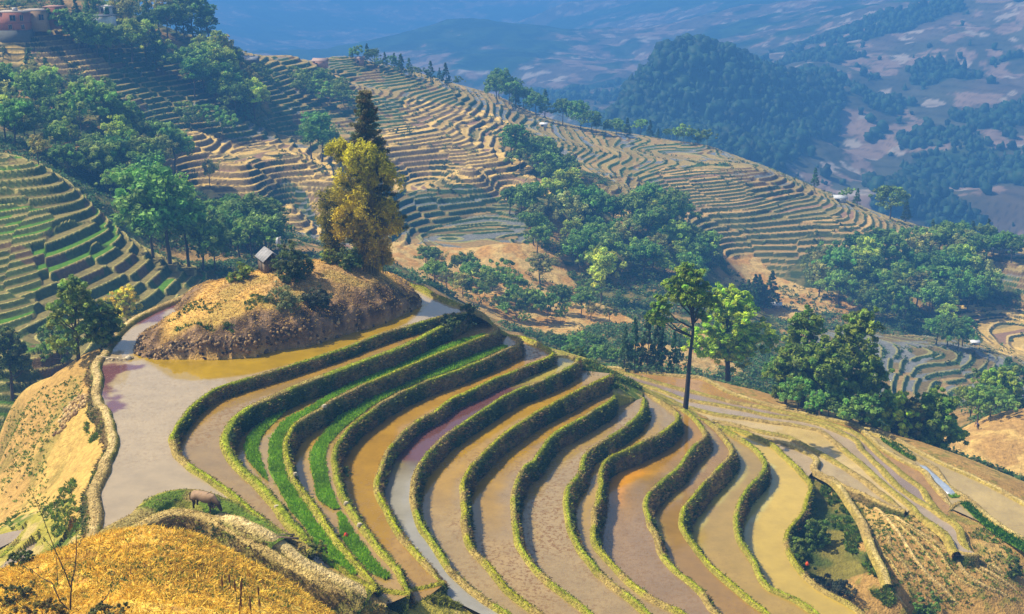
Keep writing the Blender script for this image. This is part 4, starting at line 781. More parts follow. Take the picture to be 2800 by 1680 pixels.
fcol = field * (1 - wd[..., None]) + frst * wd[..., None]
i = (np.arange(len(FY) - 1)[:, None] * FN + np.arange(FN - 1)[None, :]).ravel()
tag(obj("mountains", mesh_np("mountains", np.stack([FX, FYY, FZ], -1).reshape(-1, 3), np.stack([i, i + 1, i + FN + 1, i + FN], 1), fcol.reshape(-1, 3), True, M_FAR)), "hazy blue mountain slopes with fields and woods across the valley", kind='structure')
# crowns of the far woods: nobody could count them
cnt = 46000
u_ = rng.integers(0, len(FY) - 1, cnt * 3); v_ = rng.integers(0, FN - 1, cnt * 3); ok = (wd[u_, v_] > .5) & (FY[u_] < 1250) & (FY[u_] > 600)
extra = (~ok) & (rng.random(cnt * 3) < .012) & (FY[u_] < 1100) & (FY[u_] > 600); ok |= extra
u_, v_ = u_[ok][:cnt], v_[ok][:cnt]
px_ = np.column_stack([FX[u_, v_], FYY[u_, v_], FZ[u_, v_]]) + rng.normal(0, 1, (len(u_), 3)) * [.8, .8, 0]
hgt = (2.6 + 5.5 * rng.random(len(u_)) ** 1.6) * (.6 + .8 * fbm(px_[:, 0], px_[:, 1], 30, 3, 820)); n_ = len(u_)
ang = np.arange(6) * math.pi / 3
ring = lambda rr, zz: np.stack([px_[:, None, 0] + (rr * hgt)[:, None] * np.cos(ang) * rng.uniform(.45, 1.35, (n_, 6)), px_[:, None, 1] + (rr * hgt)[:, None] * np.sin(ang) * rng.uniform(.7, 1.3, (n_, 6)), px_[:, None, 2] + (zz * hgt)[:, None] * rng.uniform(.55, 1.35, (n_, 6))], -1)
shape = rng.uniform(0, 1, n_)
v = np.concatenate([ring(np.where(shape < .7, .42, .30), np.full(n_, .05)), ring(np.where(shape < .55, .56, .32), np.full(n_, .42)), ring(np.where(shape < .7, .46, .16), np.full(n_, .78)), (px_ + np.column_stack([np.zeros(n_), np.zeros(n_), hgt]))[:, None, :]], 1).reshape(-1, 3)
o_ = np.arange(n_)[:, None, None] * 19; k6 = np.arange(6)
q4 = np.concatenate([(o_ + np.stack([k6 + l * 6, (k6 + 1) % 6 + l * 6, (k6 + 1) % 6 + l * 6 + 6, k6 + l * 6 + 6], 1)[None]).reshape(-1, 4) for l in (0, 1)])
q3 = (o_ + np.stack([k6 + 12, (k6 + 1) % 6 + 12, np.full(6, 18)], 1)[None]).reshape(-1, 3)
cc = np.repeat(np.array((.018, .045, .016)) * rng.uniform(.6, 1.9, (n_, 1)), 19, 0)
tag(obj("far_forest", mesh_np("far_forest", v, [q4, q3], cc, False, M_LEAF)), "dark woods on the hazy slopes across the valley", kind='stuff')

# ------------------------------------------------------------------ trees
def leafcloud(centres, radii, per, leaf, cols, up=.5, flat=1.0, seed=0, aspect=.55):
    """rhombic leaves in clumps; returns vertices, colours (4 verts a leaf)"""
    g = np.random.default_rng(seed); n = len(centres) * per
    c = np.repeat(centres, per, 0); r = np.repeat(radii, per)[:, None]
    d = g.normal(0, 1, (n, 3)); d /= np.linalg.norm(d, axis=1)[:, None]
    p = c + d * r * (g.uniform(.35, 1.0, (n, 1)) ** .6) * np.array([1, 1, flat])
    nn = d * .8 + g.normal(0, .6, (n, 3)) + [0, 0, up]; nn /= np.linalg.norm(nn, axis=1)[:, None]
    t = np.cross(nn, g.normal(0, 1, (n, 3))); t /= np.linalg.norm(t, axis=1)[:, None] + 1e-9; b = np.cross(nn, t)
    s = (leaf * g.uniform(.6, 1.4, n))[:, None]
    v = np.stack([p - t * s, p + b * s * aspect, p + t * s, p - b * s * aspect], 1).reshape(-1, 3)
    cc = np.repeat(np.repeat(cols, per, 0) * g.uniform(.75, 1.25, (n, 1)), 4, 0)
    return v, cc
def quads(n): return np.arange(n * 4).reshape(-1, 4)
def crown_mesh(name, kind, seed, h=10.0, nclump=46, per=48, leaf=.34, col=(.055, .105, .022), mat=None, wide=.36, low=.22):
    g = np.random.default_rng(seed); C, r = [], []
    lobes = [(g.uniform(-.5, .5) * wide * h, g.uniform(-.5, .5) * wide * h, h * g.uniform(.45, .85), h * g.uniform(.5, .9) * wide) for _ in range(6)] + [(0, 0, h * .74, h * wide * .62), (0, 0, h * .5, h * wide * .8)]
    for k in range(nclump):
        if kind == 'conifer':
            t = g.uniform(0, 1) ** .8; rad = wide * h * (1 - t) * .62 * g.uniform(.55, 1.1) + .1; a = g.uniform(0, 6.28)
            C.append((rad * math.cos(a), rad * math.sin(a), h * (low + (1 - low) * t * .97))); r.append(h * .05 * (1.5 - t) * g.uniform(.8, 1.3))
        else:
            lx, ly, lz, lr = lobes[g.integers(len(lobes))]; d = g.normal(0, 1, 3); d /= np.linalg.norm(d); d[2] = abs(d[2]) * .8 - .25 * g.random()
            q = np.array((lx, ly, lz)) + d * lr * g.uniform(.7, 1.05)
            q[2] = min(max(q[2], h * low), h * .96); C.append(q); r.append(h * g.uniform(.055, .10))
    C, r = np.array(C), np.array(r)
    cols = np.array(col) * g.uniform(.6, 1.45, (len(C), 1)) * np.column_stack([g.uniform(.85, 1.25, len(C)), np.ones(len(C)), g.uniform(.8, 1.1, len(C))])
    v, c = leafcloud(C, r, per, leaf, cols, .5, .8 if kind != 'conifer' else .45, seed)
    return mesh_np(name, v, quads(len(v) // 4), c, False, mat or M_LEAF), C
def trunk_mesh(name, h, r, C, seed, col=(.11, .085, .06), top=.8, limbs=7, lean=(0, 0), attach=.62):
    g = np.random.default_rng(seed); b = MB(); n = 7; z = np.linspace(-.25, h * top, n)
    px = np.cumsum(g.normal(0, h * .008, n)) + lean[0] * np.linspace(0, 1, n); py = np.cumsum(g.normal(0, h * .008, n)) + lean[1] * np.linspace(0, 1, n)
    P_ = np.column_stack([px, py, z]); b.tube(P_, np.linspace(r * 1.15, r * .25, n), 8, col)
    idx = g.permutation(len(C))[:limbs]
    for i in idx:
        e = C[i]; t = np.clip(e[2] / (h * top) * attach, .15, .97); s_ = np.array([np.interp(t, np.linspace(0, 1, n), P_[:, k]) for k in range(3)])
        m = (s_ + e) / 2 + [0, 0, -.03 * h]; b.tube([s_, m, e], [r * .42, r * .28, r * .1], 5, col)
    return b.mesh(name, M_BARK)
PROTO = {}
def proto(key, kind, **k):
    lst = []
    for s in range(k.pop('n', 3)):
        top = k.get('top', .8); kw = {q: w for q, w in k.items() if q not in ('top', 'r')}
        cm, C = crown_mesh("crown", kind, 1000 + sum(ord(q) for q in key) * 7 + s, **kw); lst.append((cm, trunk_mesh("trunk", 10.0, k.get('r', .2), C, s + 5, top=top)))
    PROTO[key] = lst
proto('broad', 'b', n=5, nclump=84, per=44, leaf=.30, wide=.46, low=.08, col=(.155, .285, .05))
proto('tall', 'b', n=3, nclump=70, per=44, leaf=.28, wide=.31, low=.12, col=(.145, .275, .05))
proto('bright', 'b', n=3, nclump=60, per=44, leaf=.30, wide=.46, low=.12, col=(.34, .48, .06))
proto('olive', 'b', n=3, nclump=54, per=40, leaf=.30, wide=.44, low=.1, col=(.28, .30, .08))
proto('conifer', 'conifer', n=4, nclump=90, per=26, leaf=.26, wide=.40, low=.08, col=(.07, .15, .05), top=.95, r=.16)
proto('bush', 'b', n=4, nclump=40, per=44, leaf=.42, wide=.66, low=.04, col=(.165, .29, .05), r=.12, top=.5)
NT = {'n': 0, 'bush': 0}
KNAME = {'broad': 'broadleaf_tree', 'tall': 'broadleaf_tree', 'bright': 'broadleaf_tree', 'olive': 'broadleaf_tree', 'conifer': 'conifer_tree', 'bush': 'bush'}
def tree(key, loc, h, label, group=None, cat=None, wide=1.0):
    cm, tm = PROTO[key][int(rng.integers(len(PROTO[key])))]
    name = KNAME[key]; t = empty(name, loc, float(rng.uniform(0, 6.28))); s_ = h / 10.0; t.scale = (s_ * wide, s_ * wide, s_)
    tag(t, label, cat or ('bush' if key == 'bush' else 'tree'), group)
    obj("trunk" if key != 'bush' else "stem", tm, t); obj("crown" if key != 'bush' else "foliage", cm, t); NT['bush' if key == 'bush' else 'n'] += 1
    return t
def wood_(poly, n, hpx, mix, label, group, seed, minsep=14, hm=None, wide=1.0):
    """trees standing in a patch of the hillside; heights given as seen (on the 2473-wide view)"""
    g = np.random.default_rng(seed); P_ = np.array(poly, float); pts, tries = [], 0
    while len(pts) < n and tries < 4000:
        tries += 1; q = g.uniform(P_.min(0), P_.max(0))
        if not in_poly(np.array([q[0]]), np.array([q[1]]), poly)[0]: continue
        if all(math.hypot(q[0] - a[0], (q[1] - a[1]) * 1.4) > minsep for a in pts): pts.append(q)
    for q in pts:
        w = hitD(q[0], q[1], 130)
        if not w: continue
        h = g.uniform(*hpx) * D / FPX * math.hypot(w[1], w[0]) * 1.12
        key = mix[int(g.integers(len(mix)))]; lab = label[key] if isinstance(label, dict) else label
        tree(key, (w[0], w[1], w[2] - .1), h, lab, group, wide=wide)
def trees_at(items, label, group, key, hmul=1.0, ymin=130, wide=1.0):
    for i, (x, yb, yt) in enumerate(items):
        w = hitD(x, yb, ymin)
        if not w: continue
        h = (yb - yt) * D / FPX * math.hypot(w[0], w[1]) * 1.05 * hmul
        tree(key, w, h, label[i] if isinstance(label, list) else label, group, wide=wide)
wood_([(0, 240), (60, 210), (150, 250), (260, 290), (340, 320), (400, 370), (440, 430), (400, 490), (330, 505), (240, 480), (150, 430), (0, 345)], 46, (60, 100), ['broad', 'broad', 'broad', 'olive', 'bush', 'bright'], "leafy tree packed into the dense dark wood above the green spur on the left", "trees of the dense left wood", 1, 24)
trees_at([(80, 225, 130), (118, 232, 150), (140, 240, 165), (62, 228, 165)], "dark pointed conifer at the upper edge of the dense left wood", "conifers above the dense left wood", 'conifer')
wood_([(140, 98), (200, 105), (250, 112), (260, 140), (180, 130), (140, 112)], 7, (40, 75), ['broad', 'tall', 'bush'], "dark tree close beside the pink brick houses", "trees beside the brick houses", 2, 22)
wood_([(0, 45), (60, 60), (150, 70), (300, 60), (400, 80), (400, 100), (200, 95), (100, 60)], 12, (50, 85), ['broad', 'tall', 'conifer', 'olive'], "tree on the crest behind the brick houses", "trees behind the brick houses", 3, 24)
trees_at([(238, 140, 62), (265, 150, 70)], ["round dark green tree standing below the white house", "smaller dark tree leaning on the round one below the white house"], None, 'broad', wide=1.15)
trees_at([(322, 152, 58), (352, 158, 62)], ["big pale green tree on the crest right of the white house", "second pale green tree beside the dark twin conifers"], None, 'bright', wide=1.1)
trees_at([(376, 176, 78), (392, 180, 84)], ["taller of two near black conifers on the terrace crest", "shorter of two near black conifers on the terrace crest"], None, 'conifer', wide=.9)
wood_([(400, 108), (470, 100), (560, 112), (650, 122), (720, 132), (812, 138), (812, 120), (700, 105), (550, 95), (420, 88)], 44, (58, 112), ['tall', 'conifer', 'broad', 'tall', 'broad', 'conifer'], {'tall': "slim broadleaf tree in the tall wood on the left skyline", 'broad': "round broadleaf tree in the tall wood on the left skyline", 'conifer': "conifer in the tall wood on the left skyline", 'bush': ''}, "tall wood on the left skyline", 4, 17)
wood_([(420, 200), (470, 170), (560, 180), (620, 230), (640, 290), (600, 300), (540, 270), (470, 240)], 24, (55, 95), ['broad', 'bright', 'olive', 'tall', 'bush', 'conifer'], "tree in the gully wood between the two terraced village slopes", "gully wood below the skyline", 5, 22)
wood_([(440, 300), (500, 290), (560, 320), (545, 345), (460, 330)], 6, (35, 55), ['bush', 'olive'], "bush on the dry terraces under the gully wood", "bushes under the gully wood", 6, 18)
wood_([(690, 205), (760, 215), (830, 245), (850, 280), (790, 260), (710, 235)], 12, (28, 52), ['bush', 'bush', 'broad'], "rounded bush along the track between the green terraces", "bushes between the green terraces", 7, 17)
wood_([(830, 150), (900, 165), (980, 185), (1080, 208), (1140, 220), (1140, 205), (1000, 170), (860, 138)], 22, (22, 50), ['bush', 'conifer', 'broad', 'conifer'], "small tree on the skyline behind the pointed conifer", "small trees on the middle skyline", 8, 13)
wood_([(1198, 255), (1260, 272), (1340, 300), (1430, 322), (1430, 300), (1330, 270), (1230, 235), (1198, 235)], 24, (38, 68), ['broad', 'tall', 'conifer', 'broad'], "tree in the thick row on the skyline above the tan terraces", "row of trees on the tan terrace skyline", 9, 15)
wood_([(1430, 325), (1540, 335), (1640, 345), (1735, 360), (1735, 345), (1600, 322), (1440, 308)], 26, (24, 46), ['broad', 'tall', 'bush', 'conifer'], "tree in the low row on the skyline above the flooded plateau", "low row of trees on the plateau skyline", 10, 13)
trees_at([(1237, 398, 300)], ["lone tall leafy tree between the tan terraces and the small grove"], None, 'tall', wide=1.15)
wood_([(1230, 400), (1300, 375), (1350, 400), (1410, 450), (1350, 460), (1270, 430)], 12, (40, 70), ['broad', 'bush', 'broad'], "dark tree in the small grove left of the big terraced bluff", "small grove beside the terraced bluff", 11, 20)
trees_at([(778, 392, 275), (752, 385, 300), (800, 388, 310)], ["tallest green tree of the clump left of the pointed conifer", "left tree of the clump left of the pointed conifer", "right tree of the clump left of the pointed conifer"], None, 'tall', wide=1.1)
trees_at([(508, 452, 388)], ["thin open tree standing alone on the tan terraces"], None, 'olive', wide=.8)
wood_([(1230, 520), (1300, 490), (1400, 490), (1480, 530), (1560, 540), (1650, 600), (1730, 640), (1720, 700), (1600, 690), (1500, 660), (1420, 680), (1300, 620), (1240, 580)], 48, (58, 100), ['broad', 'broad', 'olive', 'broad', 'bright', 'tall'], "leafy tree in the big wood filling the gully below the terraced bluff", "big gully wood", 12, 26)
trees_at([(1560, 545, 440), (1600, 560, 460), (1635, 560, 470)], ["dark tree at the top of the big gully wood", "olive tree second from the top of the big gully wood", "green tree at the upper right tip of the big gully wood"], None, 'broad', wide=1.0)
trees_at([(1452, 735, 600)], ["large pale topped tree at the foot of the big gully wood"], None, 'bright', wide=.95)
trees_at([(1305, 690, 612)], ["grey green dome shaped tree on the orange slope"], None, 'olive', wide=1.35)
wood_([(965, 640), (1040, 650), (1160, 690), (1290, 720), (1400, 740), (1500, 790), (1400, 800), (1250, 790), (1180, 750), (1060, 700)], 34, (32, 75), ['bush', 'broad', 'bush', 'broad', 'olive'], {'bush': "green bush scattered over the bare orange slope behind the knoll", 'broad': "small green tree scattered over the bare orange slope behind the knoll", 'olive': "dull green tree scattered over the bare orange slope behind the knoll"}, "bushes and trees on the orange slope", 13, 24)
wood_([(1910, 435), (1990, 470), (2080, 505), (2170, 535), (2250, 560), (2250, 530), (2150, 500), (2000, 445), (1920, 415)], 22, (24, 58), ['broad', 'bush', 'broad', 'conifer'], "tree along the skyline above the banded terraces", "trees above the banded terraces", 14, 16)
trees_at([(2190, 520, 440), (2150, 530, 455), (2225, 545, 450)], ["biggest dark tree on the skyline above the banded terraces", "left companion of the biggest skyline tree", "right companion of the biggest skyline tree"], None, 'broad', wide=1.2)
wood_([(2230, 570), (2350, 585), (2473, 610), (2473, 640), (2380, 640), (2260, 600)], 16, (35, 65), ['broad', 'conifer', 'broad'], "dark tree in the wood on the far right shoulder", "wood on the right shoulder", 15, 18)
wood_([(1940, 660), (2020, 640), (2120, 650), (2230, 610), (2330, 650), (2390, 720), (2330, 760), (2280, 810), (2150, 800), (2060, 760), (1960, 720)], 48, (55, 100), ['broad', 'olive', 'broad', 'conifer', 'bright', 'bush'], "leafy tree in the broad wood under the banded terraces", "broad wood under the banded terraces", 16, 27)
wood_([(1785, 745), (1830, 735), (1875, 745), (1860, 760), (1790, 760)], 9, (55, 90), ['conifer'], "slim dark conifer in the row beside the orange bare slope", "conifers beside the orange slope", 17, 11)
trees_at([(412, 640, 418), (372, 625, 470), (455, 645, 470), (490, 655, 520), (520, 660, 560)], ["tallest green tree behind the left end of the knoll", "left neighbour of the tallest tree behind the knoll", "right neighbour of the tallest tree behind the knoll", "dark tree between the tallest tree and the hut", "low dark tree just above the end of the green spur"], None, 'broad', wide=1.0)
wood_([(560, 600), (660, 600), (680, 640), (560, 650)], 7, (70, 130), ['broad', 'tall'], "tree in the grove behind the little hut", "grove behind the hut", 18, 24)
trees_at([(600, 610, 468), (640, 615, 480)], ["taller tree of the grove behind the little hut", "second tall tree of the grove behind the little hut"], None, 'tall', wide=1.1)
wood_([(470, 560), (560, 520), (580, 560), (500, 600)], 6, (50, 80), ['broad', 'bush'], "dark bush at the foot of the tan terraces", "bushes at the foot of the tan terraces", 19, 22)
trees_at([(1508, 905, 778), (1530, 905, 760), (1560, 905, 740), (1585, 902, 750), (1598, 905, 770), (1625, 905, 790), (1640, 900, 800)], "dark slender conifer with bare lower trunk behind the lone tall tree", "conifers behind the lone tall tree", 'conifer', ymin=146, wide=.55)
wood_([(1350, 855), (1420, 850), (1500, 880), (1480, 900), (1380, 890)], 12, (35, 60), ['bush', 'bush', 'broad'], "green bush on the slope under the far ends of the paddies", "bushes below the far paddy ends", 20, 20)
wood_([(1860, 945), (1960, 985), (2060, 1020), (2110, 1045), (2060, 1050), (1900, 1000)], 8, (60, 110), ['broad', 'bush'], "dark tree low in the grove at the edge of the paddy fan", "low trees of the grove at the paddy fan", 21, 24)
wood_([(2330, 1010), (2400, 985), (2473, 960), (2473, 990), (2400, 1020), (2345, 1040)], 8, (55, 95), ['broad', 'bright', 'bush'], "leafy tree behind the dry rounded mound", "trees behind the rounded mound", 22, 24)
wood_([(2250, 830), (2330, 830), (2340, 860), (2290, 850)], 4, (40, 75), ['broad', 'tall'], "dark tree above the small flooded terraces", "trees above the small flooded terraces", 23, 20)
print("trees", NT)
rr_ = rng.integers(int(np.searchsorted(YS, 142)), int(np.searchsorted(YS, 345)), 160000); cc_ = rng.integers(30, NC - 30, 160000)
ok = isk['f'][rr_, cc_] & (fbm(GX[rr_, cc_], GY[rr_, cc_], 9, 3, 97) > .43); rr_, cc_ = rr_[ok][:19000], cc_[ok][:19000]
up_ = np.column_stack([GX[rr_, cc_], GY[rr_, cc_], VZ[rr_, cc_] + .35]); gcol = np.where(rng.random((len(up_), 1)) < .75, np.array((.075, .16, .035)), np.array((.17, .18, .05))) * rng.uniform(.6, 1.5, (len(up_), 1))
v, c = leafcloud(up_, rng.uniform(.5, 1.3, len(up_)), 14, .26, gcol, .6, .6, 98)
tag(obj("undergrowth", mesh_np("undergrowth", v, quads(len(v) // 4), c, False, M_HERO)), "scrubby green undergrowth under and between the trees of the gullies", kind='stuff')
rr_ = rng.integers(int(np.searchsorted(YS, 180)), int(np.searchsorted(YS, 430)), 60000); cc_ = rng.integers(30, NC - 30, 60000)
ok = (isk['g'] | isk['t'] | isk['c'] | isk['w'] | isk['o'])[rr_, cc_] & ((fr > R0 - .1)[rr_, cc_] | isk['o'][rr_, cc_]) & (fbm(GX[rr_, cc_], GY[rr_, cc_], 16, 3, 197) > .53); rr_, cc_ = rr_[ok][:2600], cc_[ok][:2600]
sp_ = np.column_stack([GX[rr_, cc_], GY[rr_, cc_], VZ[rr_, cc_] + .25]); v, c = leafcloud(sp_, rng.uniform(.3, 1.0, len(sp_)), 16, .24, np.array((.09, .16, .04)) * rng.uniform(.5, 1.5, (len(sp_), 1)), .5, .7, 198)
tag(obj("scrub", mesh_np("scrub", v, quads(len(v) // 4), c, False, M_HERO)), "scattered scrub on the edges of the hillside terraces", kind='stuff')
# ------------------------------------------------------------------ near trees, each built for itself
def own_tree(name, loc, h, r, clumps, per, leaf, col, label, cat="tree", bark=(.10, .075, .05), lean=(0, 0), top=.85, limbs=9, seed=1, mat=None, aspect=.5, part=("trunk", "crown"), attach=.62):
    g = np.random.default_rng(seed); t = empty(name, loc); tag(t, label, cat)
    C = np.array([c[:3] for c in clumps]); rad = np.array([c[3] for c in clumps])
    k = 5 if len(C) < 60 else 3
    C2 = np.repeat(C, k, 0) + g.normal(0, 1, (len(C) * k, 3)) * np.repeat(rad, k)[:, None] * .62; r2 = np.repeat(rad, k) * .5
    cols = np.array(col) * g.uniform(.55, 1.4, (len(C2), 1)) * np.column_stack([g.uniform(.8, 1.3, len(C2)), np.ones(len(C2)), g.uniform(.7, 1.1, len(C2))])
    v, c = leafcloud(C2, r2, per, leaf, cols, .6, .75, seed, aspect)
    obj(part[1], mesh_np(part[1], v, quads(len(v) // 4), c, False, mat or M_HERO), t)
    obj(part[0], trunk_mesh(part[0], h, r, C, seed, bark, top, limbs, lean, attach), t)
    return t
def blobs(n, env, seed):
    g = np.random.default_rng(seed); out = []
    while len(out) < n:
        e = env[g.integers(len(env))]; d = g.normal(0, 1, 3); d /= np.linalg.norm(d); q = np.array(e[:3]) + d * np.array(e[3:6]) * g.uniform(.55, 1)
        out.append((*q, g.uniform(.55, 1.0) * e[6]))
    return out
# lone tall tree on the shoulder
b0 = at_z(1873, 1112, zmap(-18.6))
own_tree("tall_tree", (b0[0], b0[1], b0[2] - .4), 15.6, .27, blobs(95, [(-.4, 0, 13.71, 2.05, 1.78, 1.51, 0.76), (1.1, 0, 12.64, 1.60, 1.42, 1.33, 0.71), (-.2, .3, 15.31, 1.25, 1.07, 0.71, 0.58)], 3) + blobs(36, [(-3.4, 0, 10.68, 1.16, 0.98, 0.80, 0.55), (-3.0, 0, 11.75, 0.89, 0.80, 0.53, 0.45)], 4) + blobs(5, [(1.5, 0, 10.95, 0.89, 0.71, 0.62, 0.40)], 5), 30, .22, (.25, .41, .04), "lone tall dark trunked tree with a high clumped crown at the edge of the paddies", bark=(.05, .04, .032), top=.86, limbs=16, seed=12, attach=.78)
# bright green spreading tree
b1 = hit(2000, 1052, 150) or at_z(2000, 1052, -24)
own_tree("spreading_tree", (b1[0], b1[1] + 3, b1[2] - .3), 13.0, .34, blobs(190, [(0, 0, 8.6, 4.6, 3.8, 3.0, 1.1), (-3.0, -.5, 5.4, 3.0, 2.4, 2.2, 1.05), (3.0, .3, 5.6, 3.0, 2.6, 2.6, 1.1), (-.4, 0, 11.0, 2.9, 2.4, 1.6, .95), (.4, 0, 4.6, 3.6, 2.8, 2.2, 1.0)], 6), 40, .24, (.42, .63, .03), "broad bright yellow green tree right of the lone tall tree", seed=14, bark=(.07, .055, .04), limbs=14)
def near_broad(px, py, ptop, wpx, n, col, label, seed, ymin=140, leaf=.24, per=40, low=.10, push=0.0):
    w = hit(px, py, ymin)
    if not w: w = at_z(px, py, -26)
    dist = math.hypot(w[0], w[1]); m = dist / FPX * 1.03; h = (py - ptop) * m; wr = wpx * m / 2
    env = [(0, 0, h * .70, wr * .8, wr * .8, h * .24, .42 * wr ** .7), (0, 0, h * .42, wr, wr * .9, h * (.42 - low), .46 * wr ** .7), (0, 0, h * .86, wr * .5, wr * .5, h * .12, .36 * wr ** .7)]
    return own_tree("broadleaf_tree", (w[0], w[1] + push, w[2] - .2), h, max(.1, h * .022), blobs(int(n * 1.5), env, seed), per, leaf, np.array(col) * np.array((3.1, 2.8, 1.8)), label, seed=seed, limbs=10)
near_broad(2205, 1155, 865, 120, 34, (.07, .12, .022), "narrow tree with an open crown rising behind the dark grove", 21, push=3)
near_broad(2340, 1165, 850, 170, 52, (.075, .12, .022), "tallest tree of the dark grove at the edge of the paddy fan", 22, push=2)
near_broad(2240, 1165, 945, 210, 60, (.06, .105, .02), "widest dense tree of the dark grove at the edge of the paddy fan", 23)
near_broad(2145, 1105, 935, 110, 34, (.065, .11, .022), "slim tree at the end of the dark grove beside the bright tree", 24)
near_broad(2350, 1180, 985, 160, 44, (.06, .105, .02), "low dense tree in front of the tallest tree of the dark grove", 25)
near_broad(2440, 1200, 1090, 130, 36, (.16, .24, .02), "yellow green bushy tree between the dark grove and the black green bush", 26)
near_broad(2475, 1225, 1120, 110, 34, (.05, .06, .018), "brownish black green bush behind the fan of paddies", 27)
near_broad(2550, 1238, 1085, 150, 46, (.06, .115, .022), "round deep green tree at the end of the row behind the paddy fan", 28)
near_broad(2560, 1252, 1165, 130, 34, (.075, .15, .03), "low spreading green bush at the end of the row behind the paddy fan", 29)
near_broad(2720, 1130, 1010, 130, 34, (.10, .17, .025), "pale green tree rising behind the dry rounded mound", 30, ymin=165)
near_broad(215, 985, 760, 150, 44, (.085, .135, .03), "airy green tree growing just outside the pond footpath", 31, ymin=100, leaf=.17, per=44)
near_broad(285, 955, 830, 110, 36, (.05, .085, .018), "dark bush tight against the pond footpath", 32, ymin=100, leaf=.16)
near_broad(170, 1000, 880, 110, 26, (.06, .11, .03), "lower green bush in front of the airy tree by the footpath", 33, ymin=100, leaf=.16)
near_broad(350, 905, 780, 90, 30, (.24, .24, .03), "yellow green leafy tree above the pond footpath", 34, ymin=100, leaf=.16)
near_broad(36, 1092, 900, 110, 34, (.045, .07, .018), "dark thin trunked tree at the brink of the dry slope", 35, ymin=100, leaf=.17, low=.22)
# fir, bamboo and shrubs on the knoll
kb = at_y(1008, 735, 122)
def fir(loc, h, label):
    g = np.random.default_rng(5); t = empty("fir_tree", loc); tag(t, label, "tree"); b = MB(); b.tube([(0, 0, -.3), (.05, 0, h * .5), (0, .05, h)], [.24, .14, .03], 8, (.07, .05, .035))
    V, Cc = [], []
    for k in range(210):
        tz = .22 + .77 * ((k // 6) * 6 + g.uniform(0, 3)) / 210 ; L = (1 - tz) ** .8 * 4.3 * g.uniform(.6, 1.15) + .35; a = g.uniform(0, 6.28); dr = g.uniform(.10, .34)
        s_ = np.linspace(0, 1, 6); pts = np.column_stack([np.cos(a) * L * s_, np.sin(a) * L * s_, h * tz - L * dr * s_ + L * .22 * s_ ** 3]); b.tube(pts, np.linspace(.035, .01, 6), 4, (.07, .05, .035))
        m = int(16 + 40 * L); u = g.uniform(.15, 1, m); p = np.column_stack([np.interp(u, s_, pts[:, i]) for i in range(3)]) + g.normal(0, .09, (m, 3))
        V.append(p); Cc.append(np.tile(np.array((.15, .18, .07)) * g.uniform(.5, 1.6) * np.array((g.uniform(.8, 1.6), 1, 1)), (m, 1)))
    V, Cc = np.vstack(V), np.vstack(Cc); v, c = leafcloud(V, np.full(len(V), .12), 4, .14, Cc, .2, .5, 8, .30)
    obj("trunk", b.mesh("trunk", M_BARK), t); obj("crown", mesh_np("crown", v, quads(len(v) // 4), c, False, M_HERO), t)
fir((kb[0] + .1, kb[1] + .8, 3.6), 18.3, "tall pointed dark conifer rising above the yellow bamboo on the knoll")
def bamboo(loc, h, rad, n, col, label, seed, lean=(0, 0), leafn=70, sub=(.10, .10, .02)):
    g = np.random.default_rng(seed); t = empty("bamboo_clump", loc); tag(t, label, "bamboo"); b = MB(); V, Cc = [], []
    for k in range(n):
        a, rr = g.uniform(0, 6.28), rad * .42 * math.sqrt(g.random()); x0, y0 = rr * math.cos(a), rr * math.sin(a); hh = h * g.uniform(.55, 1.0); out = rad * g.uniform(.15, 1.0)
        s_ = np.linspace(0, 1, 9); px, py = x0 + math.cos(a) * out * s_ ** 2 + lean[0] * s_, y0 + math.sin(a) * out * s_ ** 2 + lean[1] * s_
        pz = hh * (s_ - .10 * s_ ** 4); pts = np.column_stack([px, py, pz]); b.tube(pts, np.linspace(.045, .012, 9), 4, (.26, .21, .05))
        m = int(leafn * hh / h); nd = 1 - g.random(9) ** 1.2 * .93; u = np.clip(nd[g.integers(0, 9, m)] + g.normal(0, .018, m), .03, 1); p = np.column_stack([np.interp(u, s_, pts[:, i]) for i in range(3)]); sp = g.normal(0, .34, (m, 3)) * [1, 1, .7]; p = p + sp; p[:, 2] -= .25
        p[:, 2] = np.maximum(p[:, 2], .1)
        cc = np.array(col) * g.uniform(.55, 1.35, (m, 1)); gr = g.random((m, 1)) < .22; cc = np.where(gr, np.array(sub) * g.uniform(.6, 1.4, (m, 1)), cc); V.append(p); Cc.append(cc)
    V, Cc = np.vstack(V), np.vstack(Cc); v, c = leafcloud(V, np.full(len(V), .24), 5, .16, Cc, -.1, 1.1, seed, .30)
    obj("culms", b.mesh("culms", M_PAINT), t); obj("leaves", mesh_np("leaves", v, quads(len(v) // 4), c, False, M_HERO), t)
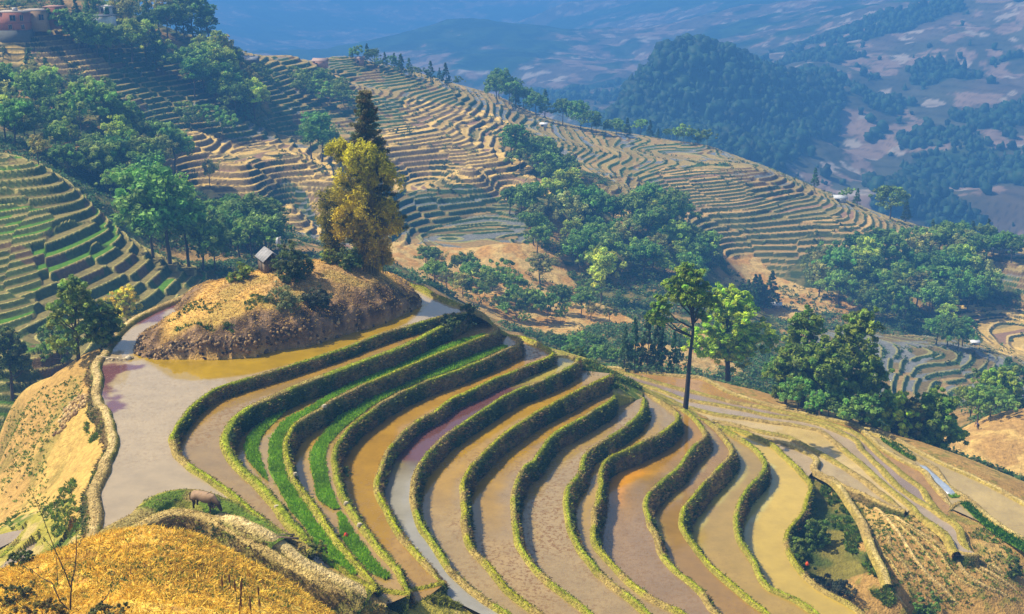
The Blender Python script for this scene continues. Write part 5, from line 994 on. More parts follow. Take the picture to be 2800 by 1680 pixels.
def bamboo_mass(loc, label, env, n, per, seed, cols):
    g = np.random.default_rng(seed); t = empty("bamboo_clump", loc); tag(t, label, "bamboo"); b = MB(); bl = np.array(blobs(n, env, seed)); V, Cc = [], []
    for k in range(90):
        e = bl[g.integers(len(bl))]; a, rr = g.uniform(0, 6.28), 1.5 * math.sqrt(g.random()); s_ = np.linspace(0, 1, 8); x0, y0 = rr * math.cos(a) + .4, rr * math.sin(a)
        b.tube(np.column_stack([x0 + (e[0] - x0) * s_ ** 2.2, y0 + (e[1] - y0) * s_ ** 2.2, (e[2] + .6) * (1.12 * s_ - .12 * s_ ** 3)]), np.linspace(.05, .012, 8), 4, (.22, .17, .05))
    for e in bl:
        m = int(per * g.uniform(.6, 1.3)); d = g.normal(0, 1, (m, 3)); d /= np.linalg.norm(d, axis=1)[:, None]; p = np.array(e[:3]) + d * e[3] * g.uniform(.3, 1.05, (m, 1)) * [1, 1, 1.25]; p[:, 2] -= .25 * np.hypot(d[:, 0], d[:, 1]) * e[3]
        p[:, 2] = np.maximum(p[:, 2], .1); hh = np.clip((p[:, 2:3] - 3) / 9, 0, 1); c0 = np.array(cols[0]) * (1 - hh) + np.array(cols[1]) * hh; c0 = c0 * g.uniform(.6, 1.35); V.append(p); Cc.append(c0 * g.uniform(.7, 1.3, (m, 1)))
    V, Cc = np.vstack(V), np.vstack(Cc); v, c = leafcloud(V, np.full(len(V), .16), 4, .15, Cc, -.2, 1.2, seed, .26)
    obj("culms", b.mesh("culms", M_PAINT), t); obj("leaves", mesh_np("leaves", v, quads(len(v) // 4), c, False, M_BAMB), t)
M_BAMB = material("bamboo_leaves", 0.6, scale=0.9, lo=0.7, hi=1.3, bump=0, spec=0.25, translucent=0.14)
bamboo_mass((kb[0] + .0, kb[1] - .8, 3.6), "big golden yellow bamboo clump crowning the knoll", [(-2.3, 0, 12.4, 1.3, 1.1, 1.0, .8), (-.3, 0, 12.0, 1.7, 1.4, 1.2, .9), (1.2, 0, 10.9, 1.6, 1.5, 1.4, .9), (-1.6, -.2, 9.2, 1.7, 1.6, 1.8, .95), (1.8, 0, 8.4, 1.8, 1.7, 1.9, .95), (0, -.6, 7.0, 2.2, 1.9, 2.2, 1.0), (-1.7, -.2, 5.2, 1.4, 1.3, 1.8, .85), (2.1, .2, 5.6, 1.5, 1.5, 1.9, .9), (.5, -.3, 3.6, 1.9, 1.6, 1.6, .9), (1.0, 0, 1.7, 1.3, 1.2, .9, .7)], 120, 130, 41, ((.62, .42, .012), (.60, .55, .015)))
bamboo((kb[0] - 3.6, kb[1] + 1.2, 3.2), 10.2, 1.2, 44, (.34, .30, .02), "slim green and yellow bamboo clump beside the big golden one", 42, leafn=60, sub=(.045, .07, .015))
def shrub(name, px, py, z, h, wr, n, col, label, seed, leaf=.13, per=36, ymin=90):
    col = np.array(col) * 2.0; n = int(n * 1.4)
    w = hit(px, py, ymin) if z is None else at_z(px, py, z)
    env = [(0, 0, h * .55, wr, wr * .8, h * .42, .34 * wr), (0, 0, h * .25, wr, wr * .9, h * .2, .3 * wr)]
    return own_tree(name, (w[0], w[1], w[2] - .1), h, .05, blobs(n, env, seed), per, leaf, col, label, "bush", seed=seed, limbs=14, top=.7, part=("stem", "foliage"))
shrub("leafy_shrub", 800, 770, None, 3.9, 2.0, 30, (.062, .085, .024), "dense dark green shrub half hiding the hut on the knoll", 51)
shrub("leafy_shrub", 770, 838, None, 1.8, 2.0, 22, (.10, .12, .045), "low sprawling dull green shrub below the dense one on the knoll", 52, .10, 22)
shrub("leafy_shrub", 855, 832, None, 1.1, 1.7, 18, (.035, .045, .022), "blackish low shrub at the right of the sprawling one on the knoll", 53, .10)
shrub("leafy_shrub", 960, 735, None, 2.0, 1.3, 18, (.08, .11, .02), "green shrub at the foot of the golden bamboo", 54)
shrub("leafy_shrub", 905, 720, None, 1.4, .9, 12, (.16, .18, .02), "small yellow green shrub left of the golden bamboo foot", 55)
shrub("leafy_shrub", 655, 768, None, 1.9, 1.2, 16, (.13, .17, .02), "bright green shrub left of the little hut", 56)
shrub("leafy_shrub", 1215, 905, None, 1.5, 1.3, 22, (.05, .075, .018), "dark shrub on the bank end near the head of the green strips", 57)
shrub("leafy_shrub", 1275, 880, None, 1.9, 1.0, 18, (.055, .08, .02), "taller dark shrub at the bank end below the pond corner", 58)
shrub("leafy_shrub", 2190, 1560, None, 3.2, 1.1, 26, (.075, .12, .02), "tall dark shrub beside the yellow paddy in the gully", 59, .13)
shrub("leafy_shrub", 2225, 1490, None, 2.6, 1.5, 24, (.085, .14, .022), "spreading dark shrub on the gully slope", 60, .13)
shrub("leafy_shrub", 2270, 1618, None, 1.3, 1.9, 22, (.03, .04, .025), "low blackish thicket above the grassy bank of the last paddy", 61, .10)
shrub("leafy_shrub", 2530, 1700, None, 2.6, 1.2, 26, (.07, .13, .022), "round green shrub low in the dry fields", 62, .12)
shrub("leafy_shrub", 2772, 1580, None, 2.0, .6, 14, (.06, .10, .02), "thin upright shrub in the dry fields", 63, .11)
shrub("leafy_shrub", 858, 1512, zmap(-1.6), .8, .7, 14, (.14, .15, .03), "small dry green shrub at the end of the second bank", 65, .08)
shrub("leafy_shrub", 940, 1560, None, 1.0, .9, 16, (.10, .14, .03), "small green shrub at the end of the first green strip", 64, .09)
print("done trees")
# ------------------------------------------------------------------ houses on the skyline and huts
def pane_wall(b, x0, x1, y, z0, z1, c):    # a thin slab proud of the wall
    b.box((x0, y - .06, z0), (x1, y + .05, z1), c)
def house(name, loc, rz, size, wallc, roofc, label, wins, roof='flat', base=0.0, storey=None):
    """front faces -y; wins: (x, z, w, h)"""
    t = empty(name, loc, rz); tag(t, label, "house"); w, d, h = size
    b = MB(); b.box((-w / 2, 0, base), (w / 2, d, h), wallc)
    if storey: b.box((-w / 2 - .03, -.04, storey), (w / 2 + .03, d, storey + .18), np.array(wallc) * .7)
    if roof == 'gable':
        b.add([(-w / 2, 0, h), (-w / 2, d, h), (-w / 2, d / 2, h + w * .16), (w / 2, 0, h), (w / 2, d, h), (w / 2, d / 2, h + w * .16)], [[0, 1, 2], [3, 5, 4]], wallc)
    obj("wall", b.mesh("wall", M_PAINT), t)
    if base > 0:
        b = MB(); b.box((-w / 2 - .15, -.2, -1.5), (w / 2 + .15, d + .1, base), (.13, .13, .12)); obj("stone_base", b.mesh("stone_base", M_PAINT), t)
    b = MB()
    if roof == 'flat': b.box((-w / 2 - .35, -.45, h), (w / 2 + .35, d + .3, h + .22), roofc)
    else:
        e, th, rh = .4, .12, w * .16
        for sgn in (0, 1):
            y0, y1 = (-e, d / 2) if sgn == 0 else (d + e, d / 2); z0, z1 = h - rh * e / (d / 2), h + rh
            b.add([(-w / 2 - e, y0, z0), (w / 2 + e, y0, z0), (w / 2 + e, y1, z1), (-w / 2 - e, y1, z1), (-w / 2 - e, y0, z0 + th), (w / 2 + e, y0, z0 + th), (w / 2 + e, y1, z1 + th), (-w / 2 - e, y1, z1 + th)], [[0, 1, 2, 3], [4, 7, 6, 5], [0, 4, 5, 1], [1, 5, 6, 2], [2, 6, 7, 3], [3, 7, 4, 0]], roofc)
    obj("roof", b.mesh("roof", M_PAINT), t)
    for (x, z, ww, hh) in wins:
        b = MB(); k = .09
        for a0, a1 in (((-ww / 2 - k, -hh / 2 - k), (ww / 2 + k, -hh / 2)), ((-ww / 2 - k, hh / 2), (ww / 2 + k, hh / 2 + k)), ((-ww / 2 - k, -hh / 2), (-ww / 2, hh / 2)), ((ww / 2, -hh / 2), (ww / 2 + k, hh / 2)), ((-.03, -hh / 2), (.03, hh / 2))):
            b.box((x + a0[0], -.07, z + a0[1]), (x + a1[0], .02, z + a1[1]), (.42, .30, .24))
        f = obj("window", b.mesh("window", M_PAINT), t); b = MB(); b.box((x - ww / 2, -.03, z - hh / 2), (x + ww / 2, .03, z + hh / 2), (.015, .02, .03)); obj("pane", b.mesh("pane", M_SHEET), f)
    return t
PINK, TANW = (.40, .16, .11), (.45, .30, .17)
q = at_y(40, 108, 306)
house("brick_house", q, R(4), (6.6, 6.0, 6.3), PINK, (.42, .36, .30), "pink brick house of two storeys with four dark windows at the top left corner", [(.1, 5.0, 1.3, 1.25), (2.2, 5.0, .75, 1.25), (-.7, 2.9, .75, 1.0), (2.3, 2.9, .7, 1.0)], base=2.1, storey=3.75)
b = MB(); b.box((q[0] - .6, q[1] + 2, q[2] + 6.5), (q[0] + .4, q[1] + 3.0, q[2] + 7.3), (.62, .56, .5)); tag(obj("water_tank", b.mesh("water_tank", M_PAINT)), "small pale water tank on the roof of the pink brick house", "tank")
q2 = at_y(98, 80, 310)
house("brick_house", (q2[0], q2[1], q2[2] - .6), R(4), (5.2, 6.0, 4.9), TANW, (.36, .30, .26), "lower tan walled house with a long flat roof joined to the pink one", [(1.6, 3.4, 1.1, 1.3)])
q3 = at_y(147, 73, 313)
house("brick_house", (q3[0], q3[1], q3[2] - .6), R(4), (3.6, 5.0, 5.2), PINK, (.40, .22, .16), "narrow brick house with one dark window at the end of the brick row", [(-.8, 3.5, .9, 1.1)])
q4 = at_y(232, 75, 322)
house("white_house", (q4[0] + 2, q4[1], q4[2] - .5), R(-6), (7.5, 6, 3.1), (.78, .76, .74), (.16, .17, .19), "white walled house with a low dark roof half hidden by trees", [(-2.4, 1.7, .9, 1.0)])
q5 = at_y(288, 42, 330)
house("white_house", (q5[0], q5[1], q5[2] - .5), R(-6), (3.4, 5, 2.6), (.80, .78, .75), (.5, .48, .46), "small white house with two windows standing above the dark roofed one", [(-.7, 1.6, .6, 1.1), (.8, 1.6, .6, 1.1)])
def far_house(px, py, Y, w, h, wallc, roofc, label, roof='gable', wins=None):
    g = hit(px, py, 150)
    if not g: g = at_y(px, py, Y or 360); g = (g[0], g[1], float(ground_z(g[0], g[1])[0]))
    house("small_house", (g[0], g[1] - 1, g[2] - .3), R(random.uniform(-12, 12)), (w, w * .8, h), wallc, roofc, label, wins or [(-w * .22, h * .55, .7, .8)], roof)
far_house(680, 178, 365, 4.6, 1.9, (.12, .12, .11), (.40, .40, .40), "grey roofed field hut beside the gully wood on the upper terraces")
far_house(872, 138, 392, 4.0, 2.3, (.52, .30, .24), (.40, .28, .24), "pinkish house tucked under the dark skyline wood")
far_house(985, 178, 420, 2.6, 2.4, (.45, .27, .20), (.30, .22, .2), "small brick ruin on the skyline terraces")
far_house(1486, 345, 432, 1.9, 1.1, (.8, .8, .78), (.75, .75, .74), "tiny white hut at the edge of the tan terrace skyline")
far_house(2298, 527, 370, 3.4, 1.9, (.62, .62, .6), (.55, .56, .58), "pale grey house on the shoulder above the banded terraces")
far_house(2576, 610, 345, 2.6, 1.5, (.82, .8, .78), (.6, .6, .6), "white house deep in the wood on the far right shoulder")
far_house(2118, 838, None, 2.4, 1.0, (.35, .3, .25), (.62, .62, .64), "low pale roofed hut at the foot of the orange bare slope")
far_house(2662, 940, None, 1.5, .9, (.75, .74, .72), (.7, .7, .7), "tiny white shed beside the small flooded terraces")
# hut on the knoll
hq = at_y(738, 742, 119.6); hz = float(ground_z(hq[0], hq[1])[0]); ht = empty("field_hut", (hq[0], hq[1], hz - .1), R(-62)); ht.scale = (1.12, 1.05, 1.05); tag(ht, "little wooden field hut with a weathered grey plank roof on the knoll", "hut")
b = MB()
for k in range(9):
    x0 = -1.0 + k * .222; b.box((x0, -.8, 0), (x0 + .21, -.74, 1.15), np.array((.20, .15, .10)) * random.uniform(.7, 1.2)); b.box((x0, .74, 0), (x0 + .21, .8, 1.15), np.array((.20, .15, .10)) * random.uniform(.7, 1.2))
for k in range(7):
    y0 = -.735 + k * .21; b.box((-1.0, y0, 0), (-.94, y0 + .2, 1.3), np.array((.20, .15, .10)) * random.uniform(.7, 1.2)); b.box((.94, y0, 0), (1.0, y0 + .2, 1.3), np.array((.20, .15, .10)) * random.uniform(.7, 1.2))
obj("wall", b.mesh("wall", M_PAINT), ht)
b = MB()
for sgn in (-1, 1):
    M = Matrix.Translation((0, 0, 2.05)) @ Matrix.Rotation(sgn * R(40), 4, 'X')
    for k in range(11):
        x0 = -1.25 + k * .228; b.box((x0, 0 if sgn < 0 else -1.28, random.uniform(-.012, .012)), (x0 + .222, 1.28 if sgn < 0 else 0, .05), np.array((.33, .32, .32)) * random.uniform(.75, 1.15), M)
obj("roof", b.mesh("roof", M_PAINT), ht)
b = MB(); b.box((-.28, -.83, 0), (.28, -.80, .95), (.10, .08, .06)); obj("door", b.mesh("door", M_PAINT), ht)
pq = at_y(764, 715, 120.6); pt_ = empty("scarecrow_pole", (pq[0], pq[1], float(ground_z(pq[0], pq[1])[0]))); tag(pt_, "pole with a ragged white sheet hanging beside the field hut", "pole")
b = MB(); b.tube([(0, 0, 0), (.05, 0, 2.9)], [.04, .03], 6, (.22, .18, .13)); obj("pole", b.mesh("pole", M_BARK), pt_)
b = MB(); gx = np.linspace(-.22, .24, 6); gz = np.linspace(1.7, 2.9, 9); vv = [(x + .06 * math.sin(z * 7), .05 + .07 * math.sin(x * 14 + z * 4), z + .05 * math.sin(x * 9)) for z in gz for x in gx]
b.add(vv, [[i * 6 + k, i * 6 + k + 1, i * 6 + k + 7, i * 6 + k + 6] for i in range(8) for k in range(5)], (.72, .70, .68)); me = b.mesh("rag", M_PAINT, True); ro = obj("rag", me, pt_); md = ro.modifiers.new("thick", 'SOLIDIFY'); md.thickness = .015
# ------------------------------------------------------------------ buffalo grazing on the path between the ponds
def skin(name, verts, edges, radii, mat, parent=None, sub=2, root=0, colour=(.2, .15, .1)):
    me = bpy.data.meshes.new(name); me.from_pydata(verts, edges, []); me.materials.append(mat)
    o = obj(name, me, parent); m = o.modifiers.new("skin", 'SKIN'); m.use_smooth_shade = True
    for i, r in enumerate(radii):
        sv = me.skin_vertices[0].data[i]; sv.radius = r if isinstance(r, tuple) else (r, r); sv.use_root = (i == root)
    o.modifiers.new("sub", 'SUBSURF').levels = sub; o.modifiers["sub"].render_levels = sub
    return o
def flat_mat(name, c, rough=.8):
    m = material(name, rough, scale=4, lo=.75, hi=1.2, bump=.3, bscale=25, bdist=.02); n = m.node_tree.nodes
    for l in list(m.node_tree.links):
        if l.from_node.type == 'ATTRIBUTE' and l.from_socket.name == 'Color': m.node_tree.links.remove(l)
    for k in n:
        if k.type == 'VECT_MATH': k.inputs[0].default_value = c
    return m
bq = at_z(562, 1398, .35); bt = empty("water_buffalo", (bq[0], bq[1], .46), R(-24)); tag(bt, "dusty grey brown water buffalo grazing on the grass bank by the pond", "buffalo")
bt.scale = (.92, .92, .92)
BV = [(-.95, 0, 1.05), (-.55, 0, 1.08), (0, 0, 1.0), (.45, 0, 1.06), (.72, 0, 1.02), (1.0, 0, .82), (1.22, 0, .55), (1.36, .02, .28), (1.42, .03, .14),
      (-.85, .24, .78), (-.80, .26, .50), (-.90, .26, .28), (-.87, .26, .04), (-.85, -.24, .78), (-.72, -.26, .50), (-.84, -.26, .28), (-.80, -.26, .04),
      (.48, .22, .70), (.50, .23, .42), (.49, .23, .24), (.50, .23, .04), (.55, -.22, .70), (.66, -.23, .42), (.60, -.23, .24), (.64, -.23, .04)]
BE = [(0, 1), (1, 2), (2, 3), (3, 4), (4, 5), (5, 6), (6, 7), (7, 8), (1, 9), (9, 10), (10, 11), (11, 12), (1, 13), (13, 14), (14, 15), (15, 16), (3, 17), (17, 18), (18, 19), (19, 20), (3, 21), (21, 22), (22, 23), (23, 24)]
BR = [(.24, .27), (.34, .32), (.40, .36), (.34, .35), (.27, .32), (.19, .24), (.16, .18), (.13, .12), (.10, .09)] + [.20, .12, .075, .085] * 2 + [.16, .10, .07, .08] * 2
M_BUF = flat_mat("dusty_hide", (.17, .115, .075)); M_HORN = flat_mat("dark_horn", (.035, .03, .028), .5); M_HOOF = flat_mat("hoof", (.03, .025, .02), .6)
_n, _l = M_BUF.node_tree.nodes, M_BUF.node_tree.links
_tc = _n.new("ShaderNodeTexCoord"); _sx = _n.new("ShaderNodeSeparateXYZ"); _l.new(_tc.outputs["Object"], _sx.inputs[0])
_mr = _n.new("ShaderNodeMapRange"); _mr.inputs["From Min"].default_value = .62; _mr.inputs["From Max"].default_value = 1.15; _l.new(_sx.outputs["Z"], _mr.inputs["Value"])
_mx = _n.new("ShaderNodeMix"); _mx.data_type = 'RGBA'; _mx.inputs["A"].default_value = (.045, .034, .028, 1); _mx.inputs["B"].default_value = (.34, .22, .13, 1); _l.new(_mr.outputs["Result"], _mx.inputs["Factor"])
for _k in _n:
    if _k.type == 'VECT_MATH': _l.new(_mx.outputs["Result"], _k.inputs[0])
skin("body", BV, BE, BR, M_BUF, bt, 2, 2)
for sy in (1, -1):
    b = MB(); a = np.linspace(0, 1, 8); b.tube(np.column_stack([1.14 - .42 * a ** 1.5, sy * (.10 + .42 * np.sin(a * 1.9)), .62 + .10 * a + .22 * a ** 3]), np.linspace(.06, .012, 8), 7, (.04, .035, .03)); obj("horn", b.mesh("horn", M_HIDE, True), bt)
    b = MB(); b.add([(1.12, sy * .14, .62), (1.05, sy * .34, .58), (1.0, sy * .40, .50), (1.08, sy * .28, .46)], [[0, 1, 2, 3]], (.14, .09, .07)); eo = obj("ear", b.mesh("ear", M_HIDE), bt); eo.modifiers.new("t", 'SOLIDIFY').thickness = .03
b = MB(); b.tube([(-1.2, 0, 1.12), (-1.30, 0, .95), (-1.32, .02, .65), (-1.30, .03, .48)], [.045, .035, .025, .04], 6, (.12, .08, .06)); obj("tail", b.mesh("tail", M_HIDE, True), bt)
# person bending on the path by the rounded mound
pq = hit(2674, 1176, 140)
if pq:
    pt_ = empty("person", pq, R(200)); tag(pt_, "person in a blue top bending over on the path by the rounded mound", "person")
    M_SK = flat_mat("skin", (.30, .17, .10)); M_BL = flat_mat("blue_cloth", (.05, .10, .30)); M_TR = flat_mat("dark_trousers", (.05, .045, .05)); M_HR = flat_mat("hair", (.015, .013, .012))
    skin("body", [(0, 0, .82), (.18, 0, 1.02), (.36, 0, 1.16), (.45, 0, 1.18), (.55, 0, 1.16), (.62, 0, 1.12), (.02, .10, .78), (.05, .12, .42), (-.02, .13, .06), (.10, .13, .03), (.02, -.10, .78), (.08, -.12, .42), (.02, -.13, .06), (.14, -.13, .03), (.36, .18, 1.12), (.46, .20, .84), (.56, .17, .60), (.58, .16, .52), (.36, -.18, 1.12), (.48, -.20, .84), (.58, -.17, .60), (.60, -.16, .52)],
         [(0, 1), (1, 2), (2, 3), (3, 4), (4, 5), (0, 6), (6, 7), (7, 8), (8, 9), (0, 10), (10, 11), (11, 12), (12, 13), (2, 14), (14, 15), (15, 16), (16, 17), (2, 18), (18, 19), (19, 20), (20, 21)],
         [.13, .12, .12, .06, .095, .10, .085, .06, .045, .04, .085, .06, .045, .04, .06, .045, .034, .03, .06, .045, .034, .03], M_SK, pt_, 2)
    skin("shirt", [(.05, 0, .88), (.18, 0, 1.02), (.36, 0, 1.16), (.36, .18, 1.12), (.44, .20, .90), (.36, -.18, 1.12), (.46, -.20, .90)], [(0, 1), (1, 2), (2, 3), (3, 4), (2, 5), (5, 6)], [.145, .14, .135, .075, .06, .075, .06], M_BL, pt_, 2)
    skin("trousers", [(0, 0, .82), (.02, .10, .78), (.05, .12, .42), (-.01, .13, .12), (.02, -.10, .78), (.08, -.12, .42), (.03, -.13, .12)], [(0, 1), (1, 2), (2, 3), (0, 4), (4, 5), (5, 6)], [.145, .10, .075, .06, .10, .075, .06], M_TR, pt_, 2)
    skin("hair", [(.54, 0, 1.20), (.60, 0, 1.19)], [(0, 1)], [.10, .095], M_HR, pt_, 2)
# ------------------------------------------------------------------ small things
def crumpled(name, poly_px, z, label, amp=.14):
    poly = [at_z(x, y, z)[:2] for x, y in P(poly_px)]; p = np.array(poly); x0, y0 = p.min(0); x1, y1 = p.max(0)
    gx, gy = np.meshgrid(np.arange(x0, x1, .28), np.arange(y0, y1, .28)); q = np.stack([gx.ravel(), gy.ravel()], 1); q = q[sdist(q[:, 0], q[:, 1], poly) > .1]
    n = len(p); v, e, f, *_ = delaunay_2d_cdt([Vector(t) for t in p.tolist()] + [Vector(t) for t in q.tolist()], [(i, (i + 1) % n) for i in range(n)], [], 0, 1e-4)
    v = np.array([t[:] for t in v]); f = np.array([t for t in f if len(t) == 3]); c = v[f].mean(1); f = f[in_poly(c[:, 0], c[:, 1], poly)]
    e = np.clip(sdist(v[:, 0], v[:, 1], poly), 0, 1); zz = z + .02 + .22 * sstep(0, .7, e) + amp * (fbm(v[:, 0], v[:, 1], .8, 3, 12) - .5) * 2
    o = obj(name, mesh_np(name, np.column_stack([v, zz]), f, np.array((.34, .40, .50)) * (.6 + .5 * fbm(v[:, 0], v[:, 1], .9, 3, 13)[:, None]), True, M_SHEET)); o.modifiers.new("t", 'SOLIDIFY').thickness = .01
    return tag(o, label, "plastic sheet")
crumpled("plastic_sheet", "2514,1272 2530,1288 2552,1314 2570,1332 2592,1354 2625,1359 2610,1340 2581,1314 2553,1294 2533,1274", STRIP[6][0] + .04, "long crumpled blue white plastic sheet over a seedbed in the paddy fan")
for (p0, p1, lab) in (((742, 1461), (806, 1463), "upper of two dark planks laid as a footbridge at the path"), ((746, 1467), (817, 1473), "lower of two dark planks laid as a footbridge at the path")):
    a, c = np.array(at_z(*p0, .12)), np.array(at_z(*p1, -.05)); b = MB(); d = (c - a); L = np.linalg.norm(d); M = Matrix.Translation(Vector((a + c) / 2)) @ Vector(d).to_track_quat('X', 'Z').to_matrix().to_4x4()
    b.box((-L / 2, -.09, -.03), (L / 2, .09, .03), (.16, .11, .07), M); tag(obj("plank", b.mesh("plank", M_BARK)), lab, "plank")
wl = spline([at_z(x, y, .03) for x, y in P("268,979 290,982 320,984 345,983 364,979")], .16)
rubble("weir", np.column_stack([wl[:, 0] + rng.normal(0, .06, len(wl)), wl[:, 1] + rng.normal(0, .06, len(wl)), wl[:, 2]]), .24, "low line of stones closing the pond channel beside the knoll", [(.55, .45, .26), (.36, .27, .15), (.65, .55, .36)])
b = MB(); b.tube([at_z(276, 975, .45), at_z(300, 979, .34), at_z(336, 982, .26)], [.06, .06, .05], 7, (.60, .47, .28)); tag(obj("pole", b.mesh("pole", M_BARK)), "pale pole lying across the pond channel on the stones", "pole")
for i, (px, py, z, lab) in enumerate([(808, 1298, LV[3] + .3, "pale stone on the third bank beside the first green strip"), (947, 1378, LV[4] + .3, "pale stone on the fourth bank near the break in the green strip"), (984, 1437, LV[4] + .3, "pale stone lower down the fourth bank"), (887, 1112, LV[3] + .35, "light stone slab at the bend of the third bank"), (757, 1388, LV[2] + .25, "pale stone on the second bank above the first green strip")]):
    b = MB(); p = at_z(px, py, z); r = rng.uniform(.09, .14); th = np.linspace(0, 6.283, 9)[:-1]; ring_ = lambda k, zz: np.column_stack([np.cos(th) * r * k * rng.uniform(.8, 1.3, 8) * 1.5, np.sin(th) * r * k * rng.uniform(.8, 1.2, 8), np.full(8, zz)])
    v = np.vstack([ring_(1, -.1), ring_(1.1, .06), ring_(.7, .17)]) + np.array(p); b.add(v, [[k + l * 8, (k + 1) % 8 + l * 8, (k + 1) % 8 + l * 8 + 8, k + l * 8 + 8] for l in (0, 1) for k in range(8)], (.50, .42, .29)); b.add(v[16:], [list(range(8))], (.54, .46, .32)); tag(obj("stone", b.mesh("stone", M_PAINT)), lab, "stone")
for px, py, z, c, lab in ((946, 1469, LV[4] + .05, (.75, .07, .03), "small red scrap of cloth standing in the green seedlings"), (2207, 1546, LV[14] + .15, (.80, .10, .02), "small orange bag lying on the grassy bank of the yellow paddy")):
    b = MB(); p = np.array(at_z(px, py, z)); th = np.linspace(0, 6.283, 8)[:-1]
    v = np.vstack([np.column_stack([np.cos(th) * k * rng.uniform(.7, 1.2, 7), np.sin(th) * k * rng.uniform(.7, 1.2, 7), np.full(7, zz)]) for k, zz in ((.13, 0), (.19, .12), (.12, .26), (.03, .36))]) + p
    b.add(v, [[k + l * 7, (k + 1) % 7 + l * 7, (k + 1) % 7 + l * 7 + 7, k + l * 7 + 7] for l in range(3) for k in range(7)], c); tag(obj("plastic_bag", b.mesh("plastic_bag", M_SHEET, True)), lab, "bag")
# banana plant at the foot of the left wood
bq = hitD(305, 515, 130)
if bq:
    t = empty("banana_plant", bq); tag(t, "banana plant with drooping pale leaves at the foot of the left wood", "banana plant"); b = MB(); b.tube([(0, 0, -.2), (.05, 0, 2.6)], [.16, .10], 7, (.30, .26, .12)); obj("stem", b.mesh("stem", M_BARK), t); b = MB()
    for k in range(9):
        a = k * 2.4; s_ = np.linspace(0, 1, 7); rr = 2.2 * s_; zz = 2.5 + 1.5 * s_ - 2.1 * s_ ** 2.2; w_ = .28 * np.sin(np.pi * np.clip(s_ * .9 + .08, 0, 1)); u = np.array((math.cos(a), math.sin(a), 0)); n_ = np.array((-math.sin(a), math.cos(a), 0))
        v = np.vstack([rr[:, None] * u + np.array((0, 0, 1)) * zz[:, None] + n_ * w_[:, None] + np.array((0, 0, -.08)), rr[:, None] * u + np.array((0, 0, 1)) * zz[:, None], rr[:, None] * u + np.array((0, 0, 1)) * zz[:, None] - n_ * w_[:, None] + np.array((0, 0, -.08))])
        b.add(v, [[i + l * 7, i + 1 + l * 7, i + 8 + l * 7, i + 7 + l * 7] for l in (0, 1) for i in range(6)], (.22, .30, .06))
    obj("leaves", b.mesh("leaves", M_GRASS), t)
# bare shrub close to the camera, and dry stalks on the mound
w0 = hit(194, 1672, 30); Yb = w0[1]
t = empty("bare_shrub", w0); tag(t, "nearly leafless dark stemmed shrub on the near edge of the straw mound", "shrub")
def stem_pts(s, dy): return [tuple(np.array(at_y(x, y, Yb + dy * k)) - np.array(w0)) for k, (x, y) in enumerate(P(s))]
b = MB(); L0 = []
for s, dy, r0 in (("192,1690 193,1640 196,1592 205,1558 209,1510 208,1455 206,1414", .05, .055), ("193,1606 180,1570 160,1525 150,1503 134,1462 116,1412 100,1376 84,1342", -.12, .035), ("191,1672 165,1645 150,1612 143,1595 112,1580 86,1558 62,1552", .15, .04), ("158,1600 156,1550 152,1500 146,1446", .1, .02), ("150,1504 128,1482 108,1466", -.1, .015), ("209,1502 224,1476 236,1448 240,1420", .08, .015), ("207,1500 194,1478 186,1462", -.05, .012), ("250,1690 272,1655 292,1632 310,1596 300,1566", .2, .035), ("310,1596 330,1588 342,1580", .05, .012), ("116,1412 122,1392 124,1370", .1, .012), ("62,1552 44,1530 30,1500", -.1, .014), ("86,1558 60,1536 52,1512", .1, .012), ("204,1560 230,1556 262,1540", .1, .012)):
    pp = stem_pts(s, dy); b.tube(pp, np.linspace(r0 * .8, r0 * .2, len(pp)), 6, (.07, .05, .04)); L0 += [np.array(pp[-1]) + rng.normal(0, .10, 3) for _ in range(10)] + [np.array(pp[len(pp) // 2]) + rng.normal(0, .14, 3) for _ in range(5)] + [np.array(pp[-2]) + rng.normal(0, .12, 3) for _ in range(7)]
obj("stem", b.mesh("stem", M_BARK), t); L0 = np.array(L0); v, c = leafcloud(L0, np.full(len(L0), .08), 2, .055, np.tile((.10, .15, .03), (len(L0), 1)) * rng.uniform(.6, 1.5, (len(L0), 1)), .3, 1, 77, .5); obj("leaves", mesh_np("leaves", v, quads(len(v) // 4), c, False, M_HERO), t)
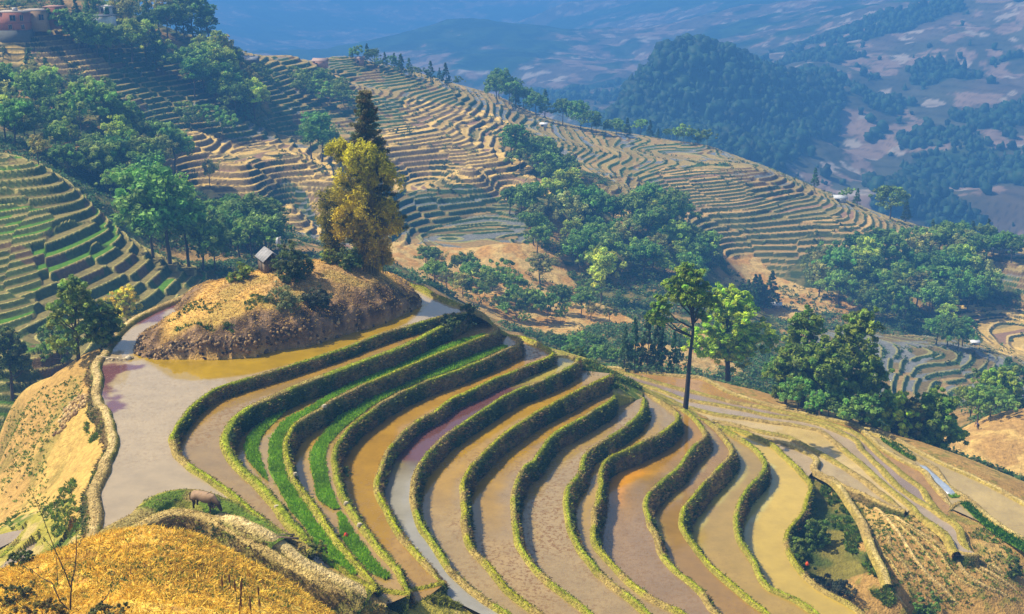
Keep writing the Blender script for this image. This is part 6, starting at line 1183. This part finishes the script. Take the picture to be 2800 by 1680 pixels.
for i, (px, py, h_, wr, n_, col, lab) in enumerate([(40, 1650, 1.0, 1.1, 40, (.12, .13, .03), "dull green leafy bush at the bottom left corner of the straw mound"), (120, 1700, .9, 1.3, 40, (.16, .14, .03), "yellowing low bush under the bare shrub"), (300, 1690, .7, .9, 30, (.13, .13, .035), "small scrubby bush right of the bare shrub"), (60, 1545, 1.0, .7, 30, (.08, .12, .02), "sparse green bush behind the bare shrub at the mound edge")]):
    w = hit(px, py, 30) or at_z(px, py, 9); env = [(0, 0, h_ * .5, wr, wr * .8, h_ * .45, .16)]; own_tree("low_bush", (w[0], w[1], w[2] - .1), h_, .03, blobs(n_, env, 80 + i), 22, .055, np.array(col) * 1.3, lab, "bush", seed=90 + i, limbs=14, top=.6, part=("stem", "foliage"))
def stalk(px, py, h_, lab):
    w = hit(px, py, 30)
    if not w: return
    t = empty("dry_stalk", w); tag(t, lab, "dry stalk", "dry seed stalks on the straw mound"); b = MB(); l_ = rng.normal(0, .06, 2); b.tube([(0, 0, -.1), (l_[0] * .4, l_[1], h_ * .6), (l_[0], l_[1], h_)], [.018, .014, .008], 5, (.13, .08, .04)); obj("stem", b.mesh("stem", M_BARK), t)
    b = MB(); zz = np.linspace(h_ * .55, h_ * 1.08, 6); b.tube(np.column_stack([np.full(6, l_[0]), np.full(6, l_[1]), zz]), [.015, .045, .05, .045, .03, .006], 6, (.16, .08, .03)); obj("seed_head", b.mesh("seed_head", M_BARK), t)
for px, py, h_ in ((612, 1640, 1.1), (632, 1625, 1.0), (648, 1655, 1.2), (662, 1668, 1.3), (672, 1650, 1.1), (655, 1690, 1.0), (690, 1700, 1.2), (706, 1660, 1.0), (712, 1690, .9)): stalk(px, py, h_, "brown dry seed stalk on the right flank of the straw mound")
# ------------------------------------------------------------------ haze
zmin = float(min(VZ.min(), FZ.min())) - 1.0
hb = MB(); hb.box((-3000, -80, zmin), (3000, 4600, 62))
hm = bpy.data.materials.new("haze"); hm.use_nodes = True; t = hm.node_tree; t.nodes.remove(t.nodes["Principled BSDF"])
pv = t.nodes.new("ShaderNodeVolumePrincipled"); pv.inputs["Density"].default_value = HAZE_DENSITY; pv.inputs["Color"].default_value = (*HAZE_COL, 1)
t.links.new(pv.outputs[0], t.nodes["Material Output"].inputs["Volume"])
tag(obj("haze", hb.mesh("haze", hm)), "pale blue haze over the whole valley", kind='stuff')
